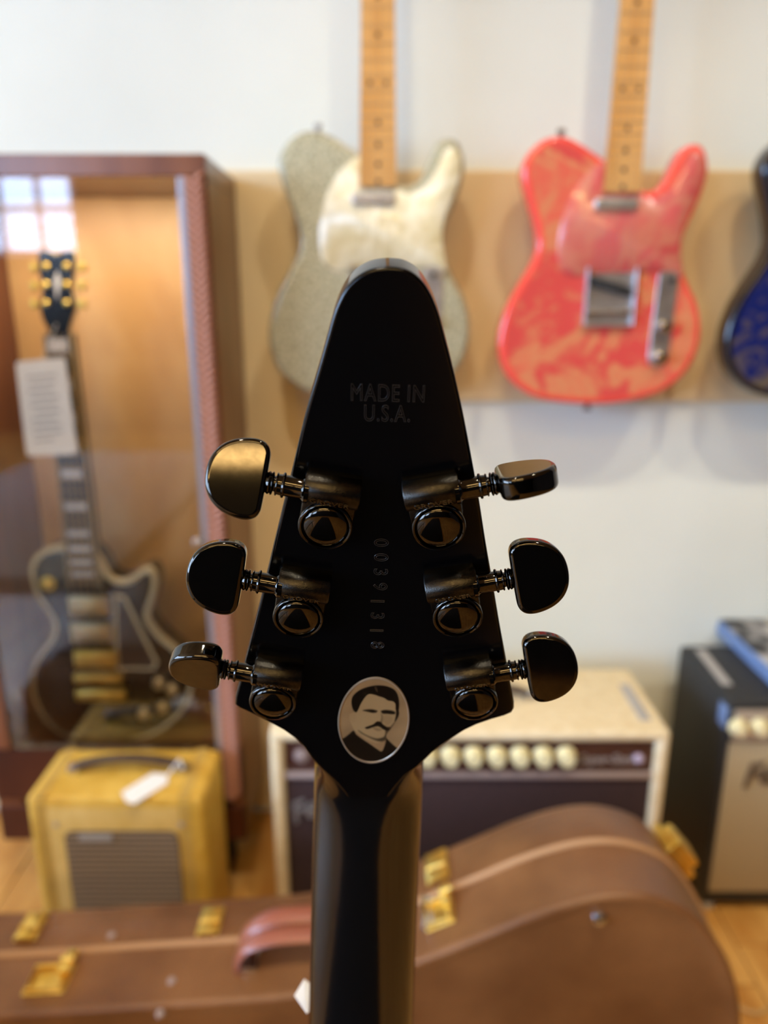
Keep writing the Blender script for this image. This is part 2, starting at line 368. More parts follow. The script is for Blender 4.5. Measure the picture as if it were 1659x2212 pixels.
# plane: at image point (829.5, 1143) depth .239
HO = C_ + ray(CX, 1143)*.239
HM = Matrix(((hu.x, hv.x, hw.x, HO.x), (hu.y, hv.y, hw.y, HO.y), (hu.z, hv.z, hw.z, HO.z), (0, 0, 0, 1)))
def HP(px, py, h=0):
    d = ray(px, py); t = (HO + hw*h - C_).dot(hw)/d.dot(hw); q = C_+d*t - HO
    return Vector((q.dot(hu), q.dot(hv)))
G = thing('electric_guitar', 'black electric guitar seen from behind, pointed headstock with six black tuners', 'guitar', mw=HM)
hs_px = [(838, 577), (868, 580), (893, 591), (915, 611), (933, 640), (947, 675), (958, 715), (975, 780), (989, 840), (1003, 905), (1021, 1000), (1036, 1085), (1050, 1175), (1064, 1255), (1079, 1345), (1090, 1405), (1098, 1450), (1106, 1492),
         (1111, 1520), (1111, 1532), (1106, 1541), (1090, 1548), (1062, 1556), (1030, 1567), (1003, 1580), (975, 1598), (952, 1614), (934, 1628),
         (920, 1642), (903, 1658), (878, 1676), (860, 1696), (845, 1716), (832, 1735), (820, 1760), (806, 1800), (786, 1800), (770, 1762), (760, 1740), (746, 1718), (730, 1698), (713, 1681), (692, 1662), (672, 1640), (655, 1615), (636, 1596), (612, 1579), (588, 1566), (562, 1553), (538, 1541), (516, 1531), (507, 1524),
         (508, 1506), (520, 1462), (534, 1408), (554, 1330), (581, 1218), (610, 1098), (626, 1035), (640, 975), (660, 892), (690, 788), (711, 712), (724, 668), (742, 630), (766, 602), (800, 583)]
hso = [HP(*p) for p in hs_px]
_k = hs_px.index((508, 1506)); hso2 = [Vector(p) for p in catmull(hso[:18], 4, False)] + hso[18:_k] + [Vector(p) for p in catmull(hso[_k:]+[hso[0]], 4, False)][:-1]
TH = .0125
bm = B(); rings(bm, hso2, [(.0012, -TH), (.0003, -TH+.0004), (0, -TH+.0012), (0, -.0010), (.0002, -.0005), (.0006, -.00015), (.0011, 0)], XY)
hs = finish('headstock', bm, 'blk', G, wn=True, ang=50)
# neck: loft from inside the headstock down out of frame
rows = []
def crest(py):
    """depth (h below plane) of the crest line: headstock plane then bends away by 17 degrees"""
    return None
def lerp(a, b, t): return a+(b-a)*t
def interp(x, xs, ys):
    return float(np.interp(x, xs, ys))
v_of = lambda py: HP(CX, py).y
vb = v_of(1735)
t17 = math.tan(math.radians(17))
def crest_w(v):
    s = vb - v; k = .008
    return 0 if s < -k else (t17*s if s > k else t17*(s+k)**2/(4*k))        # rises above the headstock plane going down
PYS = [1600, 1625, 1650, 1665, 1680, 1700, 1720, 1741, 1767, 1790, 1820, 1860, 1920, 2000, 2080, 2160, 2260, 2400, 2560, 2760, 3100, 3600]
LX = [(1600, 684), (1641, 678), (1700, 679.5), (1800, 678), (1900, 675), (2060, 671), (2212, 669), (2400, 664), (2760, 655), (3600, 630)]
RX = [(1600, 914), (1641, 918), (1691, 915), (1767, 913), (1914, 906), (2134, 897), (2212, 895), (2400, 888), (2760, 876), (3600, 850)]
FL = [(1600, 684), (1641, 681), (1657, 692), (1675, 713), (1712, 746), (1741, 765), (1767, 773), (1800, 783), (1860, 792), (2212, 790), (2760, 786), (3600, 760)]
FR = [(1600, 914), (1641, 915), (1653, 906), (1671, 878), (1712, 845), (1741, 823), (1774, 811), (1800, 803), (1860, 795), (2212, 792), (2760, 788), (3600, 762)]
ix = lambda tb, y: interp(y, [a for a, _ in tb], [b for _, b in tb])
def NP(px, py):
    """point of the neck crest seen at a pixel: marches along the curved crest surface"""
    d = ray(px, py); lo, hi = .15, .8
    def g(t):
        q = C_+d*t-HO; return q.dot(hw)-crest_w(q.dot(hv))
    for _ in range(50):
        m_ = (lo+hi)/2
        if g(m_) > 0: lo = m_
        else: hi = m_
    q = C_+d*lo-HO; return Vector((q.dot(hu), q.dot(hv), q.dot(hw)))
bm = B(); NR = []
for py in PYS:
    c = NP((ix(LX, py)+ix(RX, py))/2, py)
    z_scale = (C_+HM.to_3x3() @ Vector((0, 0, 0)) - C_)
    l = NP(ix(LX, py), py); r = NP(ix(RX, py), py); fl_ = NP(ix(FL, py), py); fr_ = NP(ix(FR, py), py)
    # edges lie deeper than the crest: widen for perspective
    dep = lerp(.0115, .0145, min(1, max(0, (py-1640)/160))); dpt = ((HM @ Vector((0, c.y, c.z)))-C_).dot(F_)
    kx = (dpt+dep*.85)/dpt
    pw = C_.x
    row = []; lx, rx = l.x*kx, r.x*kx; w0 = c.z-(.0006 if py < 1650 else .00025 if py < 1760 else 0)
    nS = 14
    for i in range(nS+1):
        a = PI/2*i/nS; row.append(Vector((fl_.x+(lx-fl_.x)*math.cos(a), c.y, w0-dep*(1-math.sin(a)))))
    for i in range(1, 6): row.append(Vector((lerp(fl_.x, fr_.x, i/6), c.y, w0)))
    for i in range(nS+1):
        a = PI/2*(1-i/nS); row.append(Vector((fr_.x+(rx-fr_.x)*math.cos(a), c.y, w0-dep*(1-math.sin(a)))))
    row.append(Vector((rx, c.y, w0-dep-.003))); row.append(Vector((lx, c.y, w0-dep-.003)))
    NR.append([bm.verts.new(p) for p in row])
for a, b in zip(NR[:-1], NR[1:]):
    n = len(a)
    for i in range(n): bm.faces.new((a[i], a[(i+1) % n], b[(i+1) % n], b[i]))
bm.faces.new(NR[0]); bm.faces.new(NR[-1])
M['neckblk'] = mat('polished_black_neck', (5, 5, 6), .15, spec=.6, coat=.35, coatr=.05); neck = finish('neck', bm, 'neckblk', G, ang=60)
# fretboard and nut behind the neck
bm = B()
mesh = neck.data; per = len(mesh.vertices)//len(PYS)
fb = []
for k in range(2, len(PYS)):
    a = mesh.vertices[k*per+per-1].co; b_ = mesh.vertices[k*per+per-2].co
    fb.append([bm.verts.new(Vector((a.x-.0002, a.y, a.z+.0004))), bm.verts.new(Vector((b_.x+.0002, b_.y, b_.z+.0004))), bm.verts.new(Vector((b_.x, b_.y, b_.z-.005))), bm.verts.new(Vector((a.x, a.y, a.z-.005)))])
for a, b_ in zip(fb[:-1], fb[1:]):
    for i in range(4): bm.faces.new((a[i], a[(i+1) % 4], b_[(i+1) % 4], b_[i]))
bm.faces.new(fb[0]); bm.faces.new(fb[-1]); finish('fretboard', bm, 'ebony', G, ang=30)
nv = HP(CX, 1640).y
bm = B(); box(bm, -.0205+.0, .0215, nv-.003, nv+.003, -TH-.006, -TH-.0005, .001); finish('nut', bm, 'pearl', G)
# body of the guitar far below the picture, a V on the floor
nA = NP(790, 2760); nB = NP(790, 3400); nd = (Vector(nB)-Vector(nA)).normalized(); nn_ = Vector((0, -nd.z, nd.y)); nn_ = nn_ if nn_.z > 0 else -nn_
Wm = HM.to_3x3(); zA = (HM @ Vector(nA)).z; dz = (Wm @ nd).z; s_f = (zA-.004)/-dz
O_ = Vector(nA); bl = s_f-.0
vo = [(-.035, bl-.50), (.035, bl-.50), (.06, bl-.42), (.13, bl-.18), (.215, bl-.03), (.20, bl-.002), (.12, bl-.004), (.03, bl-.20), (0, bl-.235), (-.03, bl-.20), (-.12, bl-.004), (-.20, bl-.002), (-.215, bl-.03), (-.13, bl-.18), (-.06, bl-.42)]
bm = B(); rings(bm, vo, [(.004, .004), (0, 0), (0, -.036), (.004, -.04)], lambda a, b, h: O_+Vector((a, 0, 0))+nd*b+nn_*(h-.004)); finish('body', bm, 'blk', G)
# stamped lettering as raised outlines, paler black painting its edge highlights
def stamp(name, s, px, py, size, ang, mname='blkm', sx=1, **kw):
    p = HP(px, py); bm = text_bm(s, size, .0001, .00013, outline=True, **kw)
    xf(bm, T(p.x, p.y, .0001) @ rot('Z', ang) @ Matrix.Diagonal((sx, 1, 1, 1))); return finish(name, bm, mname, G)
stamp('origin_stamp', 'MADE IN\nU.S.A.', 837, 873, .0074, -1.5, sx=.68, space=1.12, line=.86)
for i, ch in enumerate('00391318'):
    stamp('serial_digit', ch, [822, 822, 821, 820, 814, 814, 812, 814][i], 1172+i*31.6, .0066, -91.5)
# dust specks are skipped; oval portrait print
def zpt(x, y): return HP(700+x/7.541, 1440+y/7.541)
ecx, ecy, ea, eb, etl = 808, 865, 582, 705, math.radians(9)
def ell(t, k=1.0):
    x, y = ea*k*math.cos(t), eb*k*math.sin(t)
    return ecx+x*math.cos(etl)-y*math.sin(etl)*1.0, ecy+x*math.sin(etl)+y*math.cos(etl)
bm = B(); n = 72; pr = [(1.0, .0001), (.99, .0005), (.965, .00055), (.955, .00028)]; RR = []
for k, h in pr: RR.append([bm.verts.new((*zpt(*ell(2*PI*i/n, k)), h)) for i in range(n)])
for a, b_ in zip(RR[:-1], RR[1:]):
    for i in range(n): bm.faces.new((a[i], a[(i+1) % n], b_[(i+1) % n], b_[i]))
M['rimm'] = mat('portrait_rim', (150, 138, 120), .3, metal=.2); finish('portrait_rim', bm, 'rimm', G)
def portrait():
    nr, na = 76, 260; bm = B(); R = []; P = []
    for i in range(nr+1):
        k = .96*i/nr
        if i == 0: P.append(ell(0, 0)); R.append([bm.verts.new((*zpt(*ell(0, 0)), .00025))]); continue
        row = []
        for j in range(na):
            e = ell(2*PI*j/na, k); P.append(e); row.append(bm.verts.new((*zpt(*e), .00025)))
        R.append(row)
    for j in range(na): bm.faces.new((R[0][0], R[1][j], R[1][(j+1) % na]))
    for a, b_ in zip(R[1:-1], R[2:]):
        for j in range(na): bm.faces.new((a[j], a[(j+1) % na], b_[(j+1) % na], b_[j]))
    P = np.array(P); x, y = P[:, 0], P[:, 1]
    def poly(pts, soft):
        pts = [tuple(p) for p in catmull([(a, b, 0) for a, b in pts], 5)]
        ins = np.zeros(len(x), bool); dist = np.full(len(x), 1e9)
        for i in range(len(pts)):
            x1, y1 = pts[i-1][:2]; x2, y2 = pts[i][:2]
            c = ((y1 > y) != (y2 > y)) & (x < (x2-x1)*(y-y1)/(y2-y1+1e-12)+x1); ins ^= c
            dx, dy = x2-x1, y2-y1; t = np.clip(((x-x1)*dx+(y-y1)*dy)/(dx*dx+dy*dy+1e-9), 0, 1)
            dist = np.minimum(dist, np.hypot(x-x1-t*dx, y-y1-t*dy))
        sd = np.where(ins, dist, -dist); t = np.clip(.5+sd/(2*soft), 0, 1); return t*t*(3-2*t)
    col = np.tile(np.array(lin((196, 170, 132))), (len(x), 1))
    col *= (1+.10*np.sin(x*.011+y*.006)+.06*np.sin(y*.021+x*.004))[:, None]
    def lay(pts, c, soft=14, op=1.0):
        nonlocal col
        a = (poly(pts, soft)*op)[:, None]; col = col*(1-a)+np.array(lin(c))*a
    D = (14, 11, 8); S = (214, 190, 148)
    lay([(430, 790), (420, 850), (460, 960), (520, 1050), (720, 1200), (900, 1240), (1000, 1150), (1010, 1000), (1110, 930), (1180, 800), (1190, 640), (1100, 480), (800, 400), (620, 480), (540, 620), (500, 740)], S)
    lay([(425, 760), (412, 820), (440, 880), (500, 900), (525, 800), (500, 740)], (208, 184, 144), 12)
    lay([(500, 1040), (560, 1080), (720, 1190), (880, 1240), (1000, 1190), (1010, 1300), (940, 1380), (850, 1330), (700, 1230), (560, 1140)], (196, 168, 130), 10)
    lay([(560, 1030), (700, 1110), (850, 1160), (960, 1140), (1000, 1100), (1010, 1180), (930, 1215), (820, 1190), (680, 1120), (600, 1075)], (46, 38, 28), 22, .9)
    # hair
    lay([(520, 740), (470, 690), (445, 590), (460, 490), (520, 415), (620, 355), (760, 310), (900, 295), (1040, 315), (1150, 370), (1205, 460), (1225, 600), (1215, 720), (1195, 740), (1165, 690), (1160, 600), (1120, 560), (1040, 545), (980, 505), (900, 480), (830, 455), (740, 440), (680, 480), (630, 550), (590, 620), (555, 700)], D, 12)
    lay([(1180, 700), (1225, 740), (1200, 830), (1150, 880), (1165, 800)], D, 16)
    lay([(640, 420), (680, 410), (700, 440), (660, 460)], (60, 50, 38), 20, .6)
    lay([(830, 320), (850, 330), (875, 400), (850, 390)], (120, 100, 76), 14, .6)
    # brows and eyes
    lay([(630, 705), (720, 685), (800, 690), (870, 710), (840, 745), (760, 740), (690, 725)], (40, 32, 24), 18)
    lay([(925, 715), (1000, 695), (1100, 705), (1160, 730), (1140, 770), (1040, 765), (960, 760)], (30, 24, 18), 18)
    lay([(760, 700), (810, 705), (810, 740), (760, 735)], D, 14, .8)
    lay([(930, 760), (960, 800), (960, 880), (940, 920), (915, 880), (930, 820)], (90, 74, 54), 22, .6)
    lay([(960, 800), (1040, 780), (1120, 820), (1100, 900), (1020, 950), (970, 900)], (176, 152, 116), 30, .5)
    # moustache
    lay([(665, 985), (720, 960), (800, 930), (860, 885), (920, 890), (960, 930), (1020, 970), (1085, 985), (1040, 1035), (970, 1020), (920, 985), (870, 965), (800, 980), (730, 1005), (690, 1008)], (26, 20, 14), 14)
    lay([(800, 985), (900, 1000), (940, 1025), (880, 1040), (820, 1020)], (120, 98, 72), 18, .5)
    lay([(1000, 1030), (1060, 1000), (1150, 890), (1175, 860), (1120, 960), (1030, 1080), (1000, 1130)], (52, 42, 30), 20, .8)
    # jacket and collar notch
    lay([(480, 1035), (530, 1100), (640, 1180), (760, 1260), (860, 1330), (935, 1370), (980, 1290), (1005, 1200), (1015, 1160), (1090, 1230), (1170, 1300), (1300, 1400), (1100, 1650), (700, 1700), (300, 1500), (200, 1200), (300, 1165), (400, 1095)], (20, 17, 13), 14)
    me_o = finish('portrait_print', bm, 'print', G)
    at = me_o.data.color_attributes.new('print', 'FLOAT_COLOR', 'POINT')
    col = col*np.array([.46, .42, .35])
    at.data.foreach_set('color', np.hstack([col, np.ones((len(x), 1))]).astype(np.float32).ravel())
    me_o['label'] = 'oval sepia portrait print of a man with a dark moustache'
portrait()

# tuners
mm = .001
def dshape(): return catmull([(0, -6), (0, 6), (.4, 9.6), (2, 11.6), (4.5, 12.3), (7.5, 12.1), (11, 11.1), (13.8, 9.5), (16, 7.2), (17.5, 4), (18, 0), (17.5, -4), (16, -7.2), (13.8, -9.5), (11, -11.1), (7.5, -12.1), (4.5, -12.3), (2, -11.6), (.4, -9.6)], 5)
def tuner_meshes(side):
    """local frame: +x outward along the shaft, +y towards the barrel, z out of the headstock"""
    d = {}
    # gear housing
    bm = B(); ol = []
    for i in range(25): a = PI+PI*i/24; ol.append((8.3*math.cos(a), 8.3*math.sin(a)))
    ol += [(8.5, 6), (8.5, 15.2), (8, 15.9), (-8.2, 15.9), (-8.7, 15.2), (-8.7, 6)]
    ol = [(a*side if side < 0 else a, b) for a, b in ol]
    ol = [(a*mm*1, b*mm) for a, b in ol]
    rings(bm, ol, [(0, 0), (0, 3.6*mm), (.5*mm, 4.3*mm)], XY)
    # barrel: half round ridge
    n = 20; Ra = []
    for ax_, k in ((-8.7, .93), (-8.2, 1), (8.0, 1), (8.5, .93)):
        Ra.append([bm.verts.new(Vector((ax_*mm*side, (11.3+5.0*k*math.cos(PI*i/n))*mm, (3.2+6.2*k*math.sin(PI*i/n))*mm))) for i in range(n+1)])
    for a, b_ in zip(Ra[:-1], Ra[1:]):
        for i in range(n): bm.faces.new((a[i], a[i+1], b_[i+1], b_[i]))
    bm.faces.new(Ra[0]); bm.faces.new(Ra[-1])
    # web between barrel and cap
    box(bm, -8.3*mm, 8.2*mm, -1*mm, 9*mm, 3*mm, 6.6*mm, .8*mm, 2)
    d['tuner_housing'] = (bm, 'chromebr')
    bm = B(); lathe(bm, [(8.5*mm, 0), (8.5*mm, 7.3*mm), (8.3*mm, 7.8*mm), (7.9*mm, 8.0*mm), (7.5*mm, 7.8*mm), (7.3*mm, 7.2*mm), (7.0*mm, 7.0*mm)], 48); d['cap_ring'] = (bm, 'chromeb')
    bm = B(); pr = [(7.1*mm*math.cos(a), (7.0+2.4*math.sin(a))*mm) for a in [PI/2*i/10 for i in range(11)]]; pr[-1] = (0, pr[-1][1]); lathe(bm, pr, 48); d['dome_cap'] = (bm, 'chromeb')
    # shaft with collars
    bm = B(); ry = Matrix.Translation((8*mm*side, 10.9*mm, 5.4*mm)) @ Matrix.Rotation(PI/2*side, 4, 'Y')
    pr = [(0, -1), (4.3, -1), (4.3, .2), (3.5, .8), (3.3, 1.2), (3.3, 6.2), (3.8, 6.35), (4.0, 6.7), (3.8, 7.1), (3.3, 7.25), (3.2, 8.4), (3.5, 8.5), (3.6, 8.75), (3.4, 9.0), (2.5, 9.1), (2.4, 9.6), (3.4, 9.8), (3.7, 10.15), (3.4, 10.5), (3.1, 10.6), (3.5, 10.9), (3.6, 11.2), (3.3, 11.6), (2.9, 12.2), (0, 12.2)]
    lathe(bm, [(r*mm, z*mm) for r, z in pr], 28, ry); d['tuner_shaft'] = (bm, 'chromeb')
    # button; local x outward from shaft end
    bm = B(); o2 = [(p[0]*mm*side, p[1]*mm) for p in dshape()]
    L = [(1.5, -3.5), (.9, -3.4), (.35, -3.0), (.05, -2.3), (0, -1.5), (0, 1.5), (.05, 2.3), (.35, 3.0), (.9, 3.4), (1.5, 3.5)]
    rings(bm, o2, [(a*mm, h*mm) for a, h in L], XY); d['tuner_button'] = (bm, 'chromeb')
    # lettering below the barrel ridge
    bm = text_bm('GROVER', 2.9*mm, .00015, .00008, space=1.12)
    xf(bm, T(-.2*mm, 9.4*mm, 8.85*mm) @ rot('X', 22)); d['maker_lettering'] = (bm, 'chromeb')
    return d
TD = {}
for side in (-1, 1):
    TD[side] = {}
    for k, (bm, m) in tuner_meshes(side).items():
        o = finish(k, bm, m, wn=(k in ('tuner_button',)), ang=42); TD[side][k] = o.data; bpy.data.objects.remove(o)
TUN = [(-1, 702, 1142, -33.5), (-1, 643, 1340, -21.5), (-1, 588, 1523, 19), (1, 948, 1144, -107), (1, 989, 1338, -21.5), (1, 1026, 1523, -23.5)]
for side, px, py, br in TUN:
    p = HP(px, py, 8.5*mm); Mt = T(p.x, p.y, 0) @ rot('Z', -11.5 if side < 0 else 11.5)
    hb = bpy.data.objects.new('tuning_machine', TD[side]['tuner_housing']); COL.objects.link(hb); hb.parent = G; hb.matrix_local = Mt
    for k in ('cap_ring', 'dome_cap', 'tuner_shaft', 'maker_lettering', 'tuner_button'):
        o = bpy.data.objects.new(k, TD[side][k]); COL.objects.link(o); o.parent = hb
        if k == 'tuner_button':
            o.matrix_local = T(19.9*mm*side, 10.9*mm, 5.4*mm) @ rot('X', br)
            w = o.modifiers.new('wn', 'WEIGHTED_NORMAL'); w.keep_sharp = True; w.weight = 90
# small white tag hanging behind the neck
c = onD(662, 2152, .37); bm = B()
q = [onD(657, 2116, .40), onD(636, 2151, .383), onD(663, 2190, .362), onD(700, 2150, .383)]
back = [p+F_*.0006 for p in q]
vs = [bm.verts.new(p-c) for p in q]; vs2 = [bm.verts.new(p-c) for p in back]
bm.faces.new(vs); bm.faces.new(vs2)
for i in range(4): bm.faces.new((vs[i], vs[(i+1) % 4], vs2[(i+1) % 4], vs2[i]))
o = finish('price_tag', bm, 'paper', None, False); o.location = c
tag(o, 'small white paper tag corner poking out behind the black neck', 'tag')

# ================================================================ hanging guitars
RO = onY(1341, 413.6, 1.24)
def rz(zx, zy, Y=1.24): p = onY(1040+zx/3.19, 260+zy/3.19, Y); return Vector((p.x-RO.x, p.z-RO.z))
axis = rz(755, 1975); RANG = 0.0
def unrot(p, a=None): a = -RANG if a is None else a; c, s = math.cos(a), math.sin(a); return Vector((p.x*c-p.y*s, p.x*s+p.y*c))
def RL(zx, zy): return unrot(rz(zx, zy))
tele_px = [(845, 268), (805, 237), (765, 210), (700, 165), (620, 122), (560, 107), (480, 112), (400, 150), (335, 215), (295, 290), (283, 370), (298, 460), (330, 570), (362, 680), (382, 780), (388, 860), (360, 960), (308, 1055), (248, 1155), (190, 1262), (150, 1370), (125, 1480), (122, 1590), (148, 1700), (200, 1790), (280, 1862), (380, 1912), (500, 1938), (640, 1953), (780, 1958), (920, 1950), (1060, 1930), (1190, 1893), (1300, 1838), (1400, 1750), (1470, 1640), (1510, 1510), (1515, 1390), (1490, 1260), (1440, 1150), (1400, 1050), (1380, 950), (1385, 850), (1410, 760), (1460, 650), (1510, 540), (1545, 440), (1567, 340), (1560, 255), (1535, 188), (1490, 160), (1430, 170), (1380, 210), (1340, 280), (1300, 360), (1260, 430), (1210, 472), (1150, 486), (1095, 478), (1040, 450), (990, 410), (940, 360), (890, 310)]
TELE = catmull([(*RL(*p), 0) for p in tele_px], 4)
BT = .044
def hanging(label, origin, ang, bodymat, style):
    """local: x right, y depth (0 = top face, + towards wall), z up; origin at the neck heel"""
    t = thing('electric_guitar', label, 'guitar', mw=T(*origin) @ Matrix.Rotation(ang, 4, 'Y'), group='solid-body guitars hanging on the wall')
    bm = B()
    lay = [(.006, BT), (.002, BT-.002), (0, BT-.006), (0, .006), (.0018, .0018), (.005, .0003), (.009, 0), (.0125, 0)]
    rings(bm, [(p.x, p.y) for p in TELE], lay, lambda a, b, h: Vector((a, h, b)), edge=[0, 0, 0, 0, 0, 0, .05, 1])
    body = finish('body', bm, bodymat, t, ang=60)
    # neck, fretboard wood in one with frets and dots
    def wn_(z): return lerp(.028, .0215, z/.455)
    bm = B(); R = []
    for z in (-.001, .06, .2, .35, .455):
        w = wn_(z); pts = [(-w, -.008), (w, -.008), (w, 0)]
        for i in range(9): a = PI*i/8; pts.append((w*math.cos(a), .0005+(.0145 if z > .05 else .0145)*math.sin(a)))
        R.append([bm.verts.new(Vector((x, min(y, .013), z))) for x, y in pts])
    for a, b_ in zip(R[:-1], R[1:]):
        for i in range(len(a)): bm.faces.new((a[i], a[(i+1) % len(a)], b_[(i+1) % len(a)], b_[i]))
    bm.faces.new(R[0]); bm.faces.new(R[-1]); finish('neck', bm, 'maple', t)
    for fz in range(1, 22):
        z = .455-.648*(1-2**(-fz/12)); w = wn_(z)
        bm = B(); box(bm, -w, w, -.0092, -.0079, z-.0012, z+.0012); finish('fret', bm, 'fret', t, False)
    for fz in (3, 5, 7, 9, 12, 15, 17, 19, 21):
        z = .455-.648*(1-2**(-(fz-.5)/12))
        for dx in ((0,) if fz != 12 else (-.012, .012)):
            bm = B(); lathe(bm, [(.0036, 0), (.0036, .0006)], 14, T(dx, -.0080, z) @ rot('X', 90)); finish('inlay_dot', bm, 'inlay', t, False)
    ho = catmull([(-.021, 0, 0), (-.024, .02, 0), (-.03, .05, 0), (-.03, .1, 0), (-.026, .15, 0), (-.012, .175, 0), (.006, .172, 0), (.014, .15, 0), (.02, .12, 0), (.026, .05, 0), (.021, 0, 0)], 3)
    bm = B(); rings(bm, [(p.x, p.y) for p in ho], [(0, -.003), (0, .011)], lambda a, b, h: Vector((a, h, .455+b))); finish('headstock', bm, 'maple', t)
    for k in range(6):
        bm = B(); lathe(bm, [(.004, 0), (.004, .018), (.002, .018)], 10, T(-.016+.002*k, -.003, .48+k*.024) @ rot('X', 90)); finish('string_post', bm, 'chrome', t)
    # strap buttons
    for zx, zy, up in ((570, 100, 1), (755, 1960, -1)):
        p = RL(zx, zy); bm = B(); lathe(bm, [(.004, -.002), (.0035, .004), (.007, .009), (.006, .012), (0, .0125)], 14, T(p.x, BT/2, p.y) @ rot('X', 0 if up > 0 else 180)); finish('strap_button', bm, 'greym' if style == 'cream' else 'darkscript', t)
    # hardware
    pick = catmull([(*p, 0) for p in PG], 4)
    if style in ('cream', 'red'):
        bm = B(); rings(bm, [(p.x, p.y) for p in pick], [(0, 0), (0, -.0018), (.0008, -.0025)], lambda a, b, h: Vector((a, h, b)), edge=[0, 0, 1])
        finish('pickguard', bm, 'pguard' if style == 'cream' else 'paisley2', t, ang=60)
    a0, a1 = RL(755, 560), RL(1085, 600); zc_ = (a0.y+a1.y)/2
    bm = B(); pcx = (a0.x+a1.x)/2
    ol = [(pcx+x*.0335, z*.008) for x, z in ((-1, -.6), (-.9, -1), (.9, -1), (1, -.6), (1, .6), (.9, 1), (-.9, 1), (-1, .6))]
    rings(bm, ol, [(0, 0), (0, -.009), (.002, -.0105)], lambda a, b, h: Vector((a, h, zc_+b))); finish('neck_pickup', bm, 'chromep', t)
    p0 = RL(700, 1010); p1 = RL(1075, 1410); bx0, bx1 = RL(710, 1200).x, RL(1050, 1200).x; bz1 = (RL(880, 1015)).y; bz0 = (RL(850, 1415)).y
    bm = B(); box(bm, bx0, bx1, -.002, 0, bz0, bz1, .0008, 1)
    for xx in (bx0, bx1-.002): box(bm, xx, xx+.002, -.011, 0, bz0, bz1, .0005, 1)
    box(bm, bx0, bx1, -.011, 0, bz0, bz0+.002, .0005, 1); br = finish('bridge_plate', bm, 'chromep', t)
    bm = B(); ol = [(-.034, bz1-.022), (-.034, bz1-.010), (.030, bz1-.028), (.030, bz1-.042)]
    ol = [(bx0+.006, bz1-.012), (bx1-.006, bz1-.030), (bx1-.006, bz1-.046), (bx0+.006, bz1-.028)]
    rings(bm, ol, [(0, -.001), (0, -.0075), (.001, -.008)], lambda a, b, h: Vector((a, h, b))); finish('bridge_pickup', bm, 'rubber', t)
    for k in range(3):
        bm = B(); xx = (bx0+bx1)/2-.025+k*.025; lathe(bm, [(.0042, -.011), (.0042, .011)], 12, T(xx, -.008, bz0+.022) @ rot('Y', 90)); finish('saddle', bm, 'chrome', t)
    # control plate
    cpx = RL(1290, 1080); cqx = RL(1215, 1640)
    d = (cpx-cqx); ln = d.length; aa = math.atan2(d.x, d.y); mid = (cpx+cqx)/2
    Mc = T(mid.x, 0, mid.y) @ Matrix.Rotation(aa, 4, 'Y')
    ol = []; L2 = ln/2
    for i in range(13): a = PI*i/12; ol.append((.0165*math.cos(a), L2+.0165*math.sin(a)*.8))
    for i in range(13): a = PI+PI*i/12; ol.append((.0165*math.cos(a), -L2+.0165*math.sin(a)*.8))
    bm = B(); rings(bm, ol, [(0, 0), (0, -.0015), (.0006, -.002)], lambda a, b, h: Mc @ Vector((a, h, b))); finish('control_plate', bm, 'chromep', t)
    for kz in (-.2, -.96):
        bm = B(); lathe(bm, [(.0095, 0), (.0095, .013), (.009, .0155), (.007, .0165), (0, .017)], 24, Mc @ T(0, -.002, L2*kz) @ rot('X', 90)); finish('control_knob', bm, 'chrome', t)
    bm = B(); lathe(bm, [(.002, 0), (.002, .01), (.0045, .012), (.0045, .02), (0, .021)], 12, Mc @ T(0, -.002, L2*.93) @ rot('X', 90)); finish('switch_tip', bm, 'rubber', t)
    for k in range(6):
        xx = -.027+k*.0108; bm = B()
        tube(bm, [(xx+(bx0+bx1)/2, -.013, bz0+.02), (xx*.72, -.0105, .455)], .0002, 5); finish('string', bm, 'wire', t, False)
    # wall hook
    return t
# pickguard outline in the common local frame (traced on the sparkle guitar)
CO = onY(817, 402, 1.24)
PGp = [(735, 262), (700, 270), (655, 298), (600, 345), (540, 420), (490, 510), (450, 620), (425, 740), (415, 860), (420, 960), (440, 1050), (495, 1108), (560, 1125), (640, 1115), (800, 1105), (1000, 1100), (1200, 1095), (1290, 1095), (1352, 1120), (1358, 1060), (1345, 1000), (1330, 880), (1340, 760), (1380, 640), (1430, 520), (1462, 400), (1468, 300), (1448, 240), (1405, 205), (1360, 222), (1320, 290), (1290, 370), (1240, 450), (1180, 512), (1110, 545), (1050, 540), (1000, 515), (985, 505), (735, 505)]
PG = []
for zx, zy in PGp:
    p = onY(570+zx/3.456, 260+zy/3.456, 1.24); PG.append(Vector((p.x-CO.x, p.z-CO.z)))
hanging('champagne sparkle guitar with pearl pickguard hanging behind the black headstock', CO, 0, 'sparkle', 'cream')
hanging('coral red paisley guitar with chrome control plate hanging on the wall', RO, RANG, 'paisley', 'red')
BO = onY(1341+517, 405, 1.24)
hanging('black and blue floral guitar cut off by the right edge', BO, RANG*.6, 'bluefl', 'blue')
